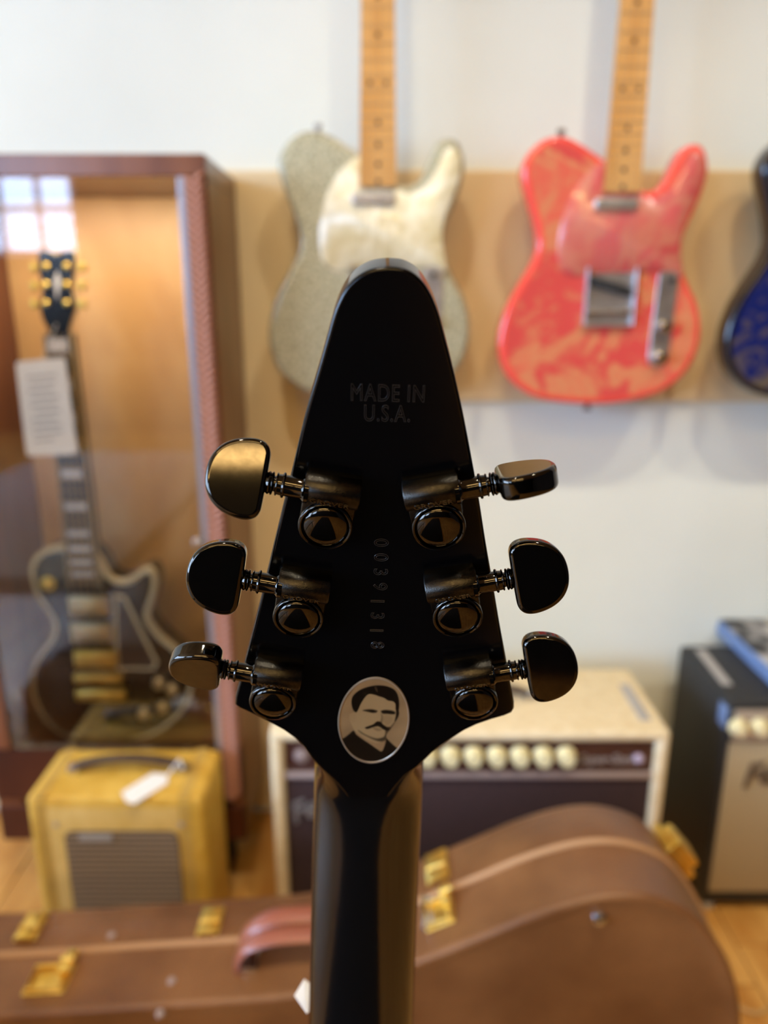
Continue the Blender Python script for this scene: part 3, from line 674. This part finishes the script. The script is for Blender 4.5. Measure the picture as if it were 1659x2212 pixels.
for org, lb in ((CO, 'black wall hook holding up the champagne sparkle guitar'), (RO, 'black wall hook holding up the coral paisley guitar'), (BO, 'black wall hook holding up the blue floral guitar')):
    xx = org.x + (0 if org is CO else -math.sin(-RANG)*.47*0)
    t = thing('wall_hook', lb, 'hook', (org.x + (.47*math.sin(RANG) if org is RO else .47*math.sin(RANG*.6) if org is BO else 0), WY, org.z+.47), group='guitar hooks on the wall')
    bm = B(); box(bm, -.03, .03, -.015, 0, -.04, .04, .003); finish('wall_plate', bm, 'rubber', t)
    bm = B(); tube(bm, [(0, -.01, 0), (0, -.09, 0)], .006, 10); finish('arm', bm, 'rubber', t)
    for s in (-1, 1):
        bm = B(); tube(bm, [(0, -.09, 0), (s*.03, -.095, 0), (s*.033, -.13, .003)], .005, 8); finish('prong', bm, 'rubber', t)

# ================================================================ display cabinet
CYF, CYB = 1.13, 1.345; cx0, cx1 = -.69, -.25; cz0, cz1 = .115, 1.252; gz0, gz1 = .306, 1.222
cab = thing('display_cabinet', 'tall red-brown wooden display cabinet with a glass front and braided edge', 'cabinet', (cx0, CYF, 0))
def cpart(name, m, *a, bev=.002, mwrap=None, parent=None):
    bm = B(); x0, x1, y0, y1, z0, z1 = a; box(bm, x0-cx0, x1-cx0, y0-CYF, y1-CYF, z0, z1, bev, 1); return finish(name, bm, m, parent or cab)
cpart('top_panel', 'cherry', cx0, cx1, CYF, CYB, gz1, cz1)
cpart('side_panel', 'cherry', cx1-.02, cx1, CYF+.004, CYB, cz0, gz1)
cpart('side_panel', 'cherry', cx0, cx0+.045, CYF+.004, CYB, cz0, gz1)
cpart('back_panel', 'backwood', cx0+.045, cx1-.02, CYB-.012, CYB, .2, gz1)
cpart('shelf_floor', 'cherry', cx0+.045, cx1-.02, CYF+.02, CYB-.012, .262, .285)
M['darkcherry'] = mat('dark_cherry', (72, 34, 18), .5, spec=.3); noisy(M['darkcherry'], (64, 28, 14), (84, 42, 22), 5)
cpart('base_panel', 'darkcherry', cx0, cx1, CYF, CYF+.02, .2, gz0)
cpart('base_panel', 'darkcherry', cx0, cx1, CYF, CYF+.02, cz0, .186)
cpart('base_groove', 'rubber', cx0+.003, cx1-.003, CYF+.012, CYF+.0195, .186, .2, bev=0)
for x in (cx0+.03, cx1-.09):
    for y in (CYF+.05, CYB-.07): cpart('foot', 'rubber', x, x+.05, y, y+.05, 0, cz0)
door = cpart('door_frame', 'cherry', cx0, cx0+.042, CYF-.006, CYF+.0035, gz0, gz1)
cpart('glass_pane', 'glass', cx0+.042, cx1-.04, CYF-.003, CYF+.001, gz0+.001, gz1-.001, bev=0)
cpart('steel_edge', 'steel', cx1-.04, cx1-.030, CYF-.006, CYF+.0035, gz0, gz1, bev=.001)
cpart('corner_post', 'cherry', cx1-.030, cx1-.0205, CYF, CYF+.0035, gz0, gz1, bev=0)
lk = onY(422, 1172, CYF-.008); bm = B(); lathe(bm, [(.008, 0), (.008, .006), (.005, .009), (0, .0095)], 18, T(cx1-.047-cx0, -.003, lk.z) @ rot('X', 90)); finish('door_knob', bm, 'chrome', cab)
# braid: crossing strands
bmA = B(); lathe(bmA, [(0, -.0115), (.0026, -.0085), (.0042, -.003), (.0042, .003), (.0026, .0085), (0, .0115)], 8); so = finish('braid_strand', bmA, 'braid'); sm = so.data; bpy.data.objects.remove(so)
nb = 92
for i in range(nb):
    z = gz0-.1+.004+(gz1-gz0+.1)*i/nb
    for s in (-1, 1):
        o = bpy.data.objects.new('braid_strand', sm); COL.objects.link(o); o.parent = cab
        o.location = (cx1-.0165-cx0+s*.0062, -.0055, z+(.0055 if s > 0 else 0)); o.rotation_euler = (0, math.radians(s*52), 0)
# ---- black guitar inside
LYc = 1.19
LO = onY(183, 1262, LYc)
def lz(zx, zy): p = onY(zx/2.765, 1000+zy/2.765, LYc); return Vector((p.x-LO.x, p.z-LO.z))
lp = thing('electric_guitar', 'black single-cut guitar with cream binding and gold parts inside the glass cabinet', 'guitar', LO)
lpo = catmull([(*lz(*p), 0) for p in [(430, 495), (340, 500), (265, 520), (208, 560), (180, 625), (185, 700), (210, 780), (252, 850), (298, 920), (318, 980), (300, 1050), (250, 1110), (205, 1180), (180, 1270), (185, 1370), (220, 1470), (280, 1560), (370, 1630), (480, 1670), (600, 1683), (720, 1678), (850, 1652), (970, 1598), (1062, 1520), (1128, 1430), (1152, 1330), (1140, 1235), (1100, 1155), (1040, 1100), (970, 1040), (915, 975), (888, 920), (900, 860), (925, 780), (936, 710), (922, 655), (882, 625), (830, 650), (780, 690), (720, 703), (660, 680), (625, 620), (590, 560), (520, 500)]], 4)
FY = lambda a, b, h: Vector((a, h, b))
bm = B(); rings(bm, [(p.x, p.y) for p in lpo], [(.003, .05), (0, .046), (0, .006)], FY); finish('body', bm, 'lpblack', lp, ang=60)
bm = B(); rings(bm, [(p.x, p.y) for p in lpo], [(-.0003, .010), (-.0003, .001), (.0005, 0), (.0075, -.0003), (.009, .001)], FY); finish('binding', bm, 'cream', lp, ang=60)
bm = B(); rings(bm, [(p.x, p.y) for p in lpo], [(.0085, .002), (.0085, -.001), (.02, -.004)], FY); finish('carved_top', bm, 'lpblack', lp, ang=60)
def lneck(z): return lerp(.0235, .0185, z/.41)
nz0 = lz(500, 740).y; nz1 = onY(125, 722, LYc).z-LO.z
nxt = onY(127, 722, LYc).x-LO.x; nxb = lz(515, 740).x
nx = lambda z: lerp(nxb, nxt, (z-nz0)/(nz1-nz0))
def strip(bm, z0, z1, wf, y0, y1, n=2):
    R = []
    for i in range(n+1):
        z = lerp(z0, z1, i/n); x = nx(z); w = wf(z); R.append([bm.verts.new(v) for v in ((x-w, y0, z), (x+w, y0, z), (x+w, y1, z), (x-w, y1, z))])
    for a, b_ in zip(R[:-1], R[1:]):
        for i in range(4): bm.faces.new((a[i], a[(i+1) % 4], b_[(i+1) % 4], b_[i]))
    bm.faces.new(R[0]); bm.faces.new(R[-1])
wf = lambda z: lerp(.0265, .0205, (z-nz0)/(nz1-nz0))
bm = B(); strip(bm, nz0, nz1, wf, -.008, .018, 6); finish('neck', bm, 'ebony', lp)
bm = B(); strip(bm, nz0, nz1, lambda z: wf(z)+.0016, -.0070, -.001); finish('neck_binding', bm, 'cream', lp)
Lsc = .571; nutz = nz1
for fz in (1, 3, 5, 7, 9, 12, 15, 17, 19, 21):
    z = nutz-Lsc*(1-2**(-(fz-.5)/12)); hh = .42*Lsc*(2**(-(fz-1)/12)-2**(-fz/12)); bm = B()
    box(bm, nx(z)-wf(z)*.72, nx(z)+wf(z)*.72, -.0090, -.0078, z-hh*.75, z+hh*.75); finish('block_inlay', bm, 'pearl', lp, False)
for fz in range(1, 23):
    z = nutz-Lsc*(1-2**(-fz/12)); bm = B(); box(bm, nx(z)-wf(z), nx(z)+wf(z), -.0093, -.0079, z-.0009, z+.0009); finish('fret', bm, 'fret', lp, False)
def l2(px, py): p = onY(px, py, LYc); return Vector((p.x-LO.x, p.z-LO.z, 0))
hd = catmull([l2(*p) for p in [(108, 722), (104, 712), (92, 690), (86, 660), (92, 625), (85, 590), (82, 552), (88, 541), (108, 543), (122, 549), (136, 543), (156, 541), (162, 552), (158, 590), (154, 625), (162, 660), (154, 690), (148, 712), (146, 722)]], 3)
bm = B(); rings(bm, [(p.x, p.y) for p in hd], [(0, .012), (0, .001), (.001, 0)], FY); finish('headstock', bm, 'lpblack', lp)
bm = B(); rings(bm, [(p.x, p.y) for p in hd], [(-.0006, .0115), (-.0006, .002)], FY); finish('headstock_binding', bm, 'cream', lp)
bm = B(); ol = [l2(124, 585), l2(131, 605), l2(124, 650), l2(117, 605)]; rings(bm, [(p.x, p.y) for p in ol], [(0, 0), (0, -.001)], FY); finish('headstock_inlay', bm, 'pearl', lp, False)
for k, yy in enumerate((575, 615, 655)):
    for s in (-1, 1):
        p = l2(123+s*22, yy); bm = B(); lathe(bm, [(.0045, 0), (.0045, .004), (.003, .006), (0, .006)], 12, T(p.x, 0, p.y) @ rot('X', 90)); finish('tuner_post', bm, 'gold', lp)
        p = l2(123+s*52, yy+2); bm = B(); box(bm, p.x-.006, p.x+.006, .003, .009, p.y-.007, p.y+.007, .002, 2); tube(bm, [(p.x, .006, p.y), (p.x-s*.018, .006, p.y)], .002, 8); finish('tuner_button', bm, 'gold', lp)
def lbox(name, m, zx0, zx1, zy0, zy1, y0, y1, bev=.001):
    a = lz(zx0, zy1); b_ = lz(zx1, zy0); bm = B(); box(bm, a.x, b_.x, y0, y1, a.y, b_.y, bev, 2); return finish(name, bm, m, lp)
M['cover'] = mat('pale_gold_cover', (214, 198, 160), .3, metal=.9)
lbox('pickup', 'cover', 440, 665, 785, 895, -.016, -.002); lbox('pickup', 'cover', 450, 685, 945, 1050, -.016, -.002)
lbox('pickup', 'gold', 470, 705, 1105, 1200, -.016, -.002); lbox('bridge', 'gold', 470, 745, 1235, 1285, -.02, -.002); lbox('tailpiece', 'gold', 480, 770, 1325, 1388, -.022, -.004, .004)
gp = [lz(690, 775), lz(755, 785), lz(850, 980), (lz(950, 1180)), lz(930, 1222), lz(710, 1222), lz(700, 1100)]
bm = B(); rings(bm, [(p.x, p.y) for p in gp], [(0, -.006), (0, -.0085)], FY); finish('pickguard_edge', bm, 'cream', lp, False)
bm = B(); rings(bm, [(p.x, p.y) for p in gp], [(.005, -.007), (.005, -.0092)], FY); finish('pickguard', bm, 'lpguard', lp, False)
for zx, zy in ((960, 1300), (1040, 1340), (870, 1480), (985, 1440)):
    p = lz(zx, zy); bm = B(); lathe(bm, [(.012, 0), (.0105, .011), (.009, .013), (0, .0135)], 20, T(p.x, -.003, p.y) @ rot('X', 90)); finish('control_knob', bm, 'cover', lp)
p = lz(293, 715); bm = B(); lathe(bm, [(.012, 0), (.012, .0015), (.004, .002), (.003, .012), (0, .013)], 20, T(p.x, -.003, p.y) @ rot('X', 90)); finish('toggle_switch', bm, 'gold', lp)
for k in range(6):
    u_ = -.5+k/5; a = lz(625+u_*220, 1330); bm = B(); tube(bm, [(a.x, -.021, a.y), (nx(nutz)+u_*.034, -.012, nutz)], .0004, 5); finish('string', bm, 'gold', lp, False)
# paper tag in front of its neck
q = [onY(*p, 1.165) for p in ((33, 782), (140, 772), (168, 980), (58, 986))]; tc_ = q[0]
ol = [(p.x-tc_.x, p.z-tc_.z) for p in q]
cen = (sum(a for a, _ in ol)/4, sum(b for _, b in ol)/4)
def rr(o_, r=.006):
    out = []
    for i in range(len(o_)):
        p0, p1, p2 = Vector(o_[i-1]), Vector(o_[i]), Vector(o_[(i+1) % len(o_)])
        a = p1+(p0-p1).normalized()*r; b_ = p1+(p2-p1).normalized()*r
        for k in range(5): t_ = k/4; out.append((a*(1-t_)**2+p1*2*t_*(1-t_)+b_*t_*t_))
    return out
tg = thing('price_tag', 'large white printed card hanging on the neck of the guitar in the cabinet', 'tag', tc_)
bm = B(); rings(bm, rr(ol), [(0, 0), (0, .0008)], FY); finish('card', bm, 'paper', tg, False)
ux = (q[1]-q[0]); uy = (q[3]-q[0])
for k, (w0, w1) in enumerate([(.2, .8), (.24, .76), (.2, .7), (.25, .8), (.2, .75), (.3, .8), (.2, .7), (.22, .78), (.2, .8), (.2, .6)]):
    f_ = .16+k*.075; a = ux*w0+uy*f_; b_ = ux*w1+uy*f_; bm = B(); n_ = Vector((0, -.0006, 0)); h = uy.normalized()*.0022
    vs = [bm.verts.new(p) for p in (a+n_, b_+n_, b_+h+n_, a+h+n_, a+n_*.2, b_+n_*.2, b_+h+n_*.2, a+h+n_*.2)]
    for f in ((0, 1, 2, 3), (4, 5, 6, 7), (0, 1, 5, 4), (1, 2, 6, 5), (2, 3, 7, 6), (3, 0, 4, 7)): bm.faces.new([vs[i] for i in f])
    finish('printed_line', bm, 'ink', tg, False)
bm = B(); tube(bm, [ux*.5+uy*.04+Vector((0, .0004, 0)), Vector((onY(122, 700, LYc-.01)-tc_))], .0005, 6); finish('string_loop', bm, 'paper', tg)

# ================================================================ yellow tweed amp
yx0, yx1, yy0, yy1, yz1 = -.557, -.279, .983, 1.118, .315
ya = thing('guitar_amplifier', 'small yellow tweed practice amplifier with a dark leather handle', 'amplifier', (yx0, yy0, 0))
def ap(name, m, *a, bev=.002, seg=2, parent=None, base=None):
    x0, x1, y0, y1, z0, z1 = a; bm = B(); bx_, by_ = base or (yx0, yy0)
    box(bm, x0-bx_, x1-bx_, y0-by_, y1-by_, z0, z1, bev, seg); return finish(name, bm, m, parent or ya)
ap('cabinet_body', 'tweed', yx0, yx1, yy0, yy1, .008, yz1, bev=.012, seg=4)
for x in (yx0+.014, yx1-.040):
    bm = B(); w = .017
    for a in ((x, x+w, yy0-.0006, yy1-.004, yz1-.003, yz1+.0006), (x, x+w, yy0-.0007, yy0+.003, .02, yz1-.010)): box(bm, a[0]-yx0, a[1]-yx0, a[2]-yy0, a[3]-yy0, a[4], a[5])
    finish('tweed_band', bm, 'tweed2', ya, False)
fa = onY(100, 1745, yy0); 
fx0, fx1 = yx0+.036, yx1-.044
ap('front_panel', 'tweedf', fx0-.004, fx1+.004, yy0-.0012, yy0+.004, .02, yz1-.018, bev=.001)
gx0 = onY(140, 1800, yy0).x; gx1 = onY(386, 1800, yy0).x; gzt = onY(265, 1793, yy0).z
ol = []; rr_ = .014
for cxx, czz, a0 in ((gx1-rr_, gzt-rr_, 0), (gx0+rr_, gzt-rr_, 90), (gx0+rr_, .03+rr_, 180), (gx1-rr_, .03+rr_, 270)):
    for k in range(6): a = math.radians(a0+18*k); ol.append((cxx+rr_*math.cos(a)-yx0, czz+rr_*math.sin(a)))
bm = B(); rings(bm, ol, [(0, -.0016), (0, -.003)], lambda a, b, h: Vector((a, h, b))); finish('grille_cloth', bm, 'grilled', ya, False)
nz_ = 22
for k in range(nz_):
    z = lerp(.036, gzt-.007, k/(nz_-1)); s_ = .006 if k in (0, nz_-1) else .002
    bm = B(); box(bm, gx0+s_-yx0, gx1-s_-yx0, -.0044, -.0028, z-.0021, z+.0021); finish('grille_rib', bm, 'grillel', ya, False)
a = onY(172, 1797, yy0); b_ = onY(246, 1812, yy0); bm = B(); box(bm, a.x-yx0, b_.x-yx0, -.006, -.0042, b_.z, a.z, .0006, 1); finish('name_plate', bm, 'greym', ya)
for px in (122, 392):
    p = onY(px, 1780, yy0); bm = B(); lathe(bm, [(.004, 0), (.004, .001), (.002, .002), (0, .002)], 12, T(p.x-yx0, -.001, p.z) @ rot('X', 90)); finish('screw', bm, 'greym', ya)
for x in (yx0+.03, yx1-.05):
    for y in (yy0+.02, yy1-.04): ap('rubber_foot', 'rubber', x, x+.02, y, y+.02, 0, .009, bev=0)
h0 = onZ(150, 1655, yz1+.01); h1 = onZ(408, 1655, yz1+.01)
hp = []
for k in range(13):
    t_ = k/12; hp.append((lerp(h0.x, h1.x, t_)-yx0, h0.y-yy0+.006*math.sin(PI*t_), yz1+.006+.016*math.sin(PI*t_)**.6))
bm = B(); tube(bm, hp, .0035, 12, ry=.011); hd_ = finish('carry_handle', bm, 'dleather', ya)
for hx in (h0.x+.01, h1.x-.01):
    bm = B(); box(bm, hx-.010-yx0, hx+.010-yx0, h0.y-yy0-.010, h0.y-yy0+.010, yz1, yz1+.012, .003, 2); finish('handle_bracket', bm, 'chrome', ya)
# its tag
q = [onZ(*p, yz1+.003) for p in ((262, 1710), (330, 1668), (362, 1672), (362, 1690), (290, 1735), (272, 1730))]
c = q[0]; bm = B(); rings(bm, [(p.x-c.x, p.y-c.y) for p in q], [(0, 0), (0, .001)], XY)
o = finish('tag_card', bm, 'paper', None, False)
tt = thing('price_tag', 'white paper tag lying on the yellow amplifier top, tied to its handle', 'tag', (c.x, c.y, yz1+.001)); o.parent = tt
tg2 = onZ(388, 1640, yz1+.028)
bm = B(); tube(bm, [q[2]-Vector((c.x, c.y, yz1+.0035)), tg2-Vector((c.x, c.y, yz1+.001)), onZ(395, 1660, yz1+.02)-Vector((c.x, c.y, yz1+.001))], .0015, 6); finish('tag_string', bm, 'paper', tt)

# ================================================================ blonde amp
bx0, bx1, by0, by1, bz1 = -.182, .455, 1.03, 1.245, .40
ba = thing('guitar_amplifier', 'wide cream blonde combo amplifier with dark oxblood front and a row of cream knobs', 'amplifier', (bx0, by0, 0))
P2 = (bx0, by0)
def tolex_shell():
    bm = B()
    box(bm, 0, bx1-bx0, 0, by1-by0, bz1-.02, bz1, .009, 3)
    box(bm, 0, .022, .0, by1-by0, .012, bz1-.003, .009, 3); box(bm, bx1-bx0-.022, bx1-bx0, 0, by1-by0, .012, bz1-.003, .009, 3)
    box(bm, .01, bx1-bx0-.01, 0, by1-by0, .012, .034, .006, 2); box(bm, .01, bx1-bx0-.01, by1-by0-.012, by1-by0-.001, .02, bz1-.01)
    return bm
finish('cabinet_body', tolex_shell(), 'blonde', ba)
pzt = bz1-.020; pzb = onY(1200, 1665, by0+.012).z
ap('control_panel', 'panel', bx0+.022, bx1-.022, by0+.010, by0+.02, pzb, pzt, bev=.001, parent=ba, base=P2)
tz = onY(1200, 1683, by0+.004).z
ap('silver_strip', 'silvert', bx0+.022, bx1-.022, by0+.003, by0+.018, tz, pzb, bev=.003, parent=ba, base=P2)
ap('grille_cloth', 'oxblood', bx0+.022, bx1-.022, by0+.009, by0+.02, .034, tz, bev=.001, parent=ba, base=P2)
kz = onY(1000, 1638, by0).z
kdx = (1226-974)/5
for k in range(9):
    px = 1226-kdx*k; x = onY(px, 1638, by0-.004).x
    bm = B(); lathe(bm, [(.0165, 0), (.0165, .003), (.0135, .005), (.0125, .016), (.0115, .018), (0, .0185)], 24, T(x-bx0, .009, kz) @ rot('X', 90)); finish('control_knob', bm, 'knob', ba)
x = onY(650, 1636, by0).x; bm = B(); lathe(bm, [(.012, 0), (.012, .004), (.006, .006), (0, .0065)], 18, T(x-bx0, .009, kz) @ rot('X', 90)); finish('input_jack', bm, 'silvert', ba)
p = onY(1316, 1640, by0+.01); bm = text_bm('Super-Sonic', .023, .0006, .0005, shear=.3, space=.88); xf(bm, T(p.x-bx0-.002, .0095, p.z) @ rot('X', 90)); finish('model_script', bm, 'script', ba)
p = onY(1379, 1637, by0+.01); bm = B(); lathe(bm, [(.008, 0), (.008, .004), (.006, .006), (0, .008)], 18, T(p.x-bx0, .0095, p.z) @ rot('X', 90)); M['jewel'] = mat('jewel_lamp', (190, 176, 200), .15, coat=1); finish('pilot_jewel', bm, 'jewel', ba)
p = onY(672, 1725, by0+.008); bm = text_bm('Fender', .052, .0015, .0008, shear=.35, space=.9); xf(bm, T(p.x-bx0+.025, .007, p.z-.006) @ rot('X', 90) @ rot('Z', 24)); finish('logo_script', bm, 'script', ba)
mx_ = (bx0+bx1)/2; my_ = (by0+by1)/2
hp = [(mx_-bx0-.115+.23*k/12, my_-by0+.0, bz1+.004+.020*math.sin(PI*k/12)**.5) for k in range(13)]
bm = B(); tube(bm, hp, .004, 12, ry=.013); finish('carry_handle', bm, 'dleather', ba)
for s in (-1, 1):
    bm = B(); box(bm, mx_-bx0+s*.115-.014, mx_-bx0+s*.115+.014, my_-by0-.014, my_-by0+.014, bz1, bz1+.01, .003); finish('handle_bracket', bm, 'chrome', ba)
a = onZ(1352, 1478, bz1+.002); b_ = onZ(1392, 1555, bz1+.002)
bm = B(); box(bm, min(a.x, b_.x)-.006-bx0, max(a.x, b_.x)+.006-bx0, b_.y-by0, a.y-by0, bz1, bz1+.002, .0008, 1); finish('top_vent', bm, 'greym', ba)
for x in (bx0+.03, bx1-.06):
    for y in (by0+.03, by1-.05): ap('rubber_foot', 'rubber', x, x+.025, y, y+.025, 0, .013, bev=0, parent=ba, base=P2)

# ================================================================ black amp, right
kx0, kx1, ky0, ky1, kz1 = .567, 1.13, 1.085, 1.30, .42
ka = thing('guitar_amplifier', 'black combo amplifier with silver grille at the right edge, standing on the floor', 'amplifier', (kx0, ky0, 0)); P3 = (kx0, ky0)
ap('cabinet_body', 'btolex', kx0, kx1, ky0+.004, ky1, .012, kz1, bev=.008, seg=3, parent=ka, base=P3)
ap('grille_cloth', 'silverg', kx0+.010, kx1-.012, ky0-.002, ky0+.006, .045, .345, bev=.002, parent=ka, base=P3)
M['kpanel'] = mat('silver_control_panel', (176, 160, 140), .35, metal=.3)
ap('control_panel', 'kpanel', kx0+.012, kx1-.012, ky0-.003, ky0+.006, .35, .405, bev=.002, parent=ka, base=P3)
for k in range(9):
    p = onY(1592+k*46, 1560, ky0); bm = B(); lathe(bm, [(.0155, 0), (.0155, .003), (.011, .005), (.010, .015), (0, .016)], 20, T(p.x-kx0, -.003, .378) @ rot('X', 90)); finish('control_knob', bm, 'knob', ka)
p = onY(1655, 1660, ky0); bm = text_bm('Fender', .062, .0015, .0008, shear=.35, space=.9); xf(bm, T(p.x-kx0+.035, -.004, p.z) @ rot('X', 90) @ rot('Z', 12)); finish('logo_script', bm, 'darkscript', ka)
q0 = onZ(1512, 1402, kz1+.002); q1 = onZ(1572, 1478, kz1+.002)
bm = B(); d = Vector((q1.x-q0.x, q1.y-q0.y, 0)); ln = d.length; aa = math.atan2(d.y, d.x)
xf_ = T((q0.x+q1.x)/2-kx0, (q0.y+q1.y)/2-ky0, kz1) @ Matrix.Rotation(aa, 4, 'Z'); box(bm, -ln/2, ln/2, -.009, .009, 0, .0015, .0006, 1, Mx=xf_); finish('label_strip', bm, 'greym', ka)
ap('corner_guard', 'bluem', kx0-.0015, kx0+.004, ky0+.006, ky0+.030, .368, .408, bev=.001, parent=ka, base=P3)  # real corner metal, its blue paints a reflection
for x in (kx0+.005, kx1-.06):
    for y in (ky0+.005, ky1-.05):
        bm = B(); lathe(bm, [(.012, 0), (.014, .006), (.012, .013)], 14, T(x+.012-kx0, y+.012-ky0, 0)); finish('glide_foot', bm, 'greym', ka)
# blue box lying on it
sb = thing('storage_box', 'narrow blue-edged box with a mottled grey top lying on the black amplifier', 'box', (.66, 1.09, kz1))
bm = B(); box(bm, 0, .095, 0, .262, .001, .029, .002, 1); finish('box_body', bm, 'bluem', sb)
bm = B(); box(bm, .002, .093, .002, .26, .0288, .031, .0008, 1); finish('box_lid', bm, 'motl', sb)

# ================================================================ brown guitar case, standing on its edge
KY0, KYs, KY1 = .65, .735, .81
prof = [(-.80, .12), (-.80, .20), (-.79, .25), (-.755, .268), (-.70, .272), (-.60, .272), (-.50, .272), (-.40, .278), (-.30, .287), (-.20, .295), (-.12, .302), (-.05, .316), (.01, .340), (.06, .363), (.11, .388), (.16, .414), (.20, .430), (.235, .439), (.27, .440), (.305, .431), (.335, .413), (.362, .380), (.385, .338), (.400, .290), (.408, .235), (.408, .18), (.395, .11), (.36, .05), (.31, .018), (.25, .008), (.1, .02), (0, .05), (-.1, .06), (-.3, .04), (-.6, .03), (-.76, .05)]
co = catmull([(a, b, 0) for a, b in prof], 4)
gc = thing('guitar_case', 'brown leatherette guitar case with gold latches standing on its edge', 'case', (0, KYs, 0))
mp = lambda a, b, h: Vector((a, h, b))
bm = B(); rings(bm, [(p.x, p.y) for p in co], [(0, -.004), (0, KY0-KYs+.010), (-.0015, KY0-KYs+.006), (.001, KY0-KYs+.001), (.006, KY0-KYs), (.012, KY0-KYs+.002), (.02, KY0-KYs+.0025)], mp); finish('front_shell', bm, 'case', gc, ang=60)
bm = B(); rings(bm, [(p.x, p.y) for p in co], [(0, .004), (0, KY1-KYs-.022), (.0015, KY1-KYs-.020), (.0015, KY1-KYs-.012), (.004, KY1-KYs-.004), (.012, KY1-KYs)], mp); finish('back_shell', bm, 'case', gc, ang=60)
bm = B(); tube(bm, [(p.x, 0, p.y) for p in inset([(p.x, p.y) for p in co], .0005) for p in [p]], .0045, 10, closed=True); finish('piping', bm, 'piping', gc)
def ztop(x): return interp(x, [a for a, b in prof[2:25]], [b for a, b in prof[2:25]])
def slope(x): return math.atan2(ztop(x+.01)-ztop(x-.01), .02)
def hinge(px, py, ylen=.045, w=.028):
    x = .0; z = .3
    for _ in range(6): p = onZ(px, py, z); z = ztop(p.x)+.004
    x = p.x; y = p.y-KYs; Mh = T(x, y, ztop(x)) @ Matrix.Rotation(-slope(x), 4, 'Y')
    bm = B(); box(bm, -w/2, w/2, -ylen/2, ylen/2, 0, .0035, .0015, 2, Mx=Mh); h = finish('latch_plate', bm, 'gold', gc)
    bm = B(); box(bm, -w*.36, w*.36, -ylen/2-.002, -ylen/2+.014, .003, .009, .002, 2, Mx=Mh); box(bm, -w*.3, w*.3, -.002, ylen/2-.004, .003, .006, .0015, 2, Mx=Mh); finish('latch_lever', bm, 'gold', h)
    bm = B(); lathe(bm, [(.003, -w*.42), (.003, w*.42)], 10, Mh @ T(0, -.004, .006) @ rot('Y', 90)); finish('latch_pin', bm, 'gold', h)
hinge(68, 1998); hinge(455, 1986); hinge(945, 1868, .05, .03)
def hasp(px, py, w=.05):
    z = .3
    for _ in range(6): p = onZ(px, py, z); z = ztop(p.x)+.004
    x, y = p.x, p.y-KYs; Mh = T(x, y, ztop(x)) @ Matrix.Rotation(-slope(x), 4, 'Y')
    bm = B(); box(bm, -w/2, w/2, -.022, .018, 0, .0025, .001, 1, Mx=Mh); h = finish('latch_plate', bm, 'gold', gc)
    bm = B()
    tube(bm, [Mh @ Vector(v) for v in ((-w*.4, -.018, .005), (w*.4, -.018, .005), (w*.4, .012, .006), (-w*.4, .012, .006))], .0028, 8, closed=True); finish('latch_loop', bm, 'gold', h)
    bm = B(); box(bm, w*.22, w*.5, -.002, .030, .003, .012, .002, 2, Mx=Mh); lathe(bm, [(.003, 0), (.003, .016)], 10, Mh @ T(w*.2, .014, .014) @ rot('Y', 90)); finish('latch_lever', bm, 'gold', h)
hasp(108, 2108); hasp(950, 1965, .036)
# latch on the curved end
Mh = T(.364, .046, .386) @ Matrix.Rotation(math.radians(50), 4, 'Y')
bm = B(); box(bm, -.026, .026, -.022, .028, -.004, .006, .0015, 2, Mx=Mh); h = finish('latch_plate', bm, 'gold', gc)
bm = B(); box(bm, -.02, .024, -.014, .024, .003, .018, .004, 2, Mx=Mh); finish('latch_lever', bm, 'gold', h)
# studs
for px, py in ((241, 2022), (371, 2120), (346, 2190)):
    z = .3
    for _ in range(6): p = onZ(px, py, z); z = ztop(p.x)
    bm = B(); lathe(bm, [(.005, 0), (.004, .003), (0, .004)], 12, T(p.x, p.y-KYs, ztop(p.x)-.0005)); finish('stud', bm, 'silvert', gc)
p = onY(1297, 1991, KY0-.002); bm = B(); lathe(bm, [(.0085, 0), (.0075, .003), (.004, .0055), (0, .006)], 20, T(p.x, KY0-KYs+.002, p.z) @ rot('X', 90)); finish('stud', bm, 'chrome', gc)
# carry handle: padded double roll
for yo, zr in ((-.038, 0), (-.012, .003)):
    hp = catmull([(-.168, yo, .286), (-.171, yo, .305), (-.160, yo, .326), (-.130, yo, .340+zr), (-.080, yo, .345+zr), (-.030, yo, .348+zr), (.020, yo, .346+zr), (.045, yo, .338), (.055, yo, .352)], 4, False)
    bm = B(); tube(bm, hp, .0055, 12, ry=.013); finish('handle_roll', bm, 'hleather', gc)
for x in (-.163, .05):
    bm = B(); box(bm, x-.006, x+.014, -.048, .0, ztop(x)-.001, ztop(x)+.006, .002, 2); finish('handle_mount', bm, 'chrome', gc)
# cable on the floor
cpt = catmull([onZ(1700, 2150, .003), onZ(1640, 2190, .003), onZ(1590, 2176, .003), onZ(1565, 2200, .003), onZ(1600, 2240, .003), onZ(1680, 2260, .003)], 6, False)
bm = B(); tube(bm, [p-cpt[0]+Vector((0, 0, .001)) for p in cpt], .003, 8); M['cable'] = mat('pale_cable', (196, 160, 104), .5)
o = finish('cable', bm, 'cable'); o.location = cpt[0]; tag(o, 'thin tan cable curling on the floor beside the brown case', 'cable')
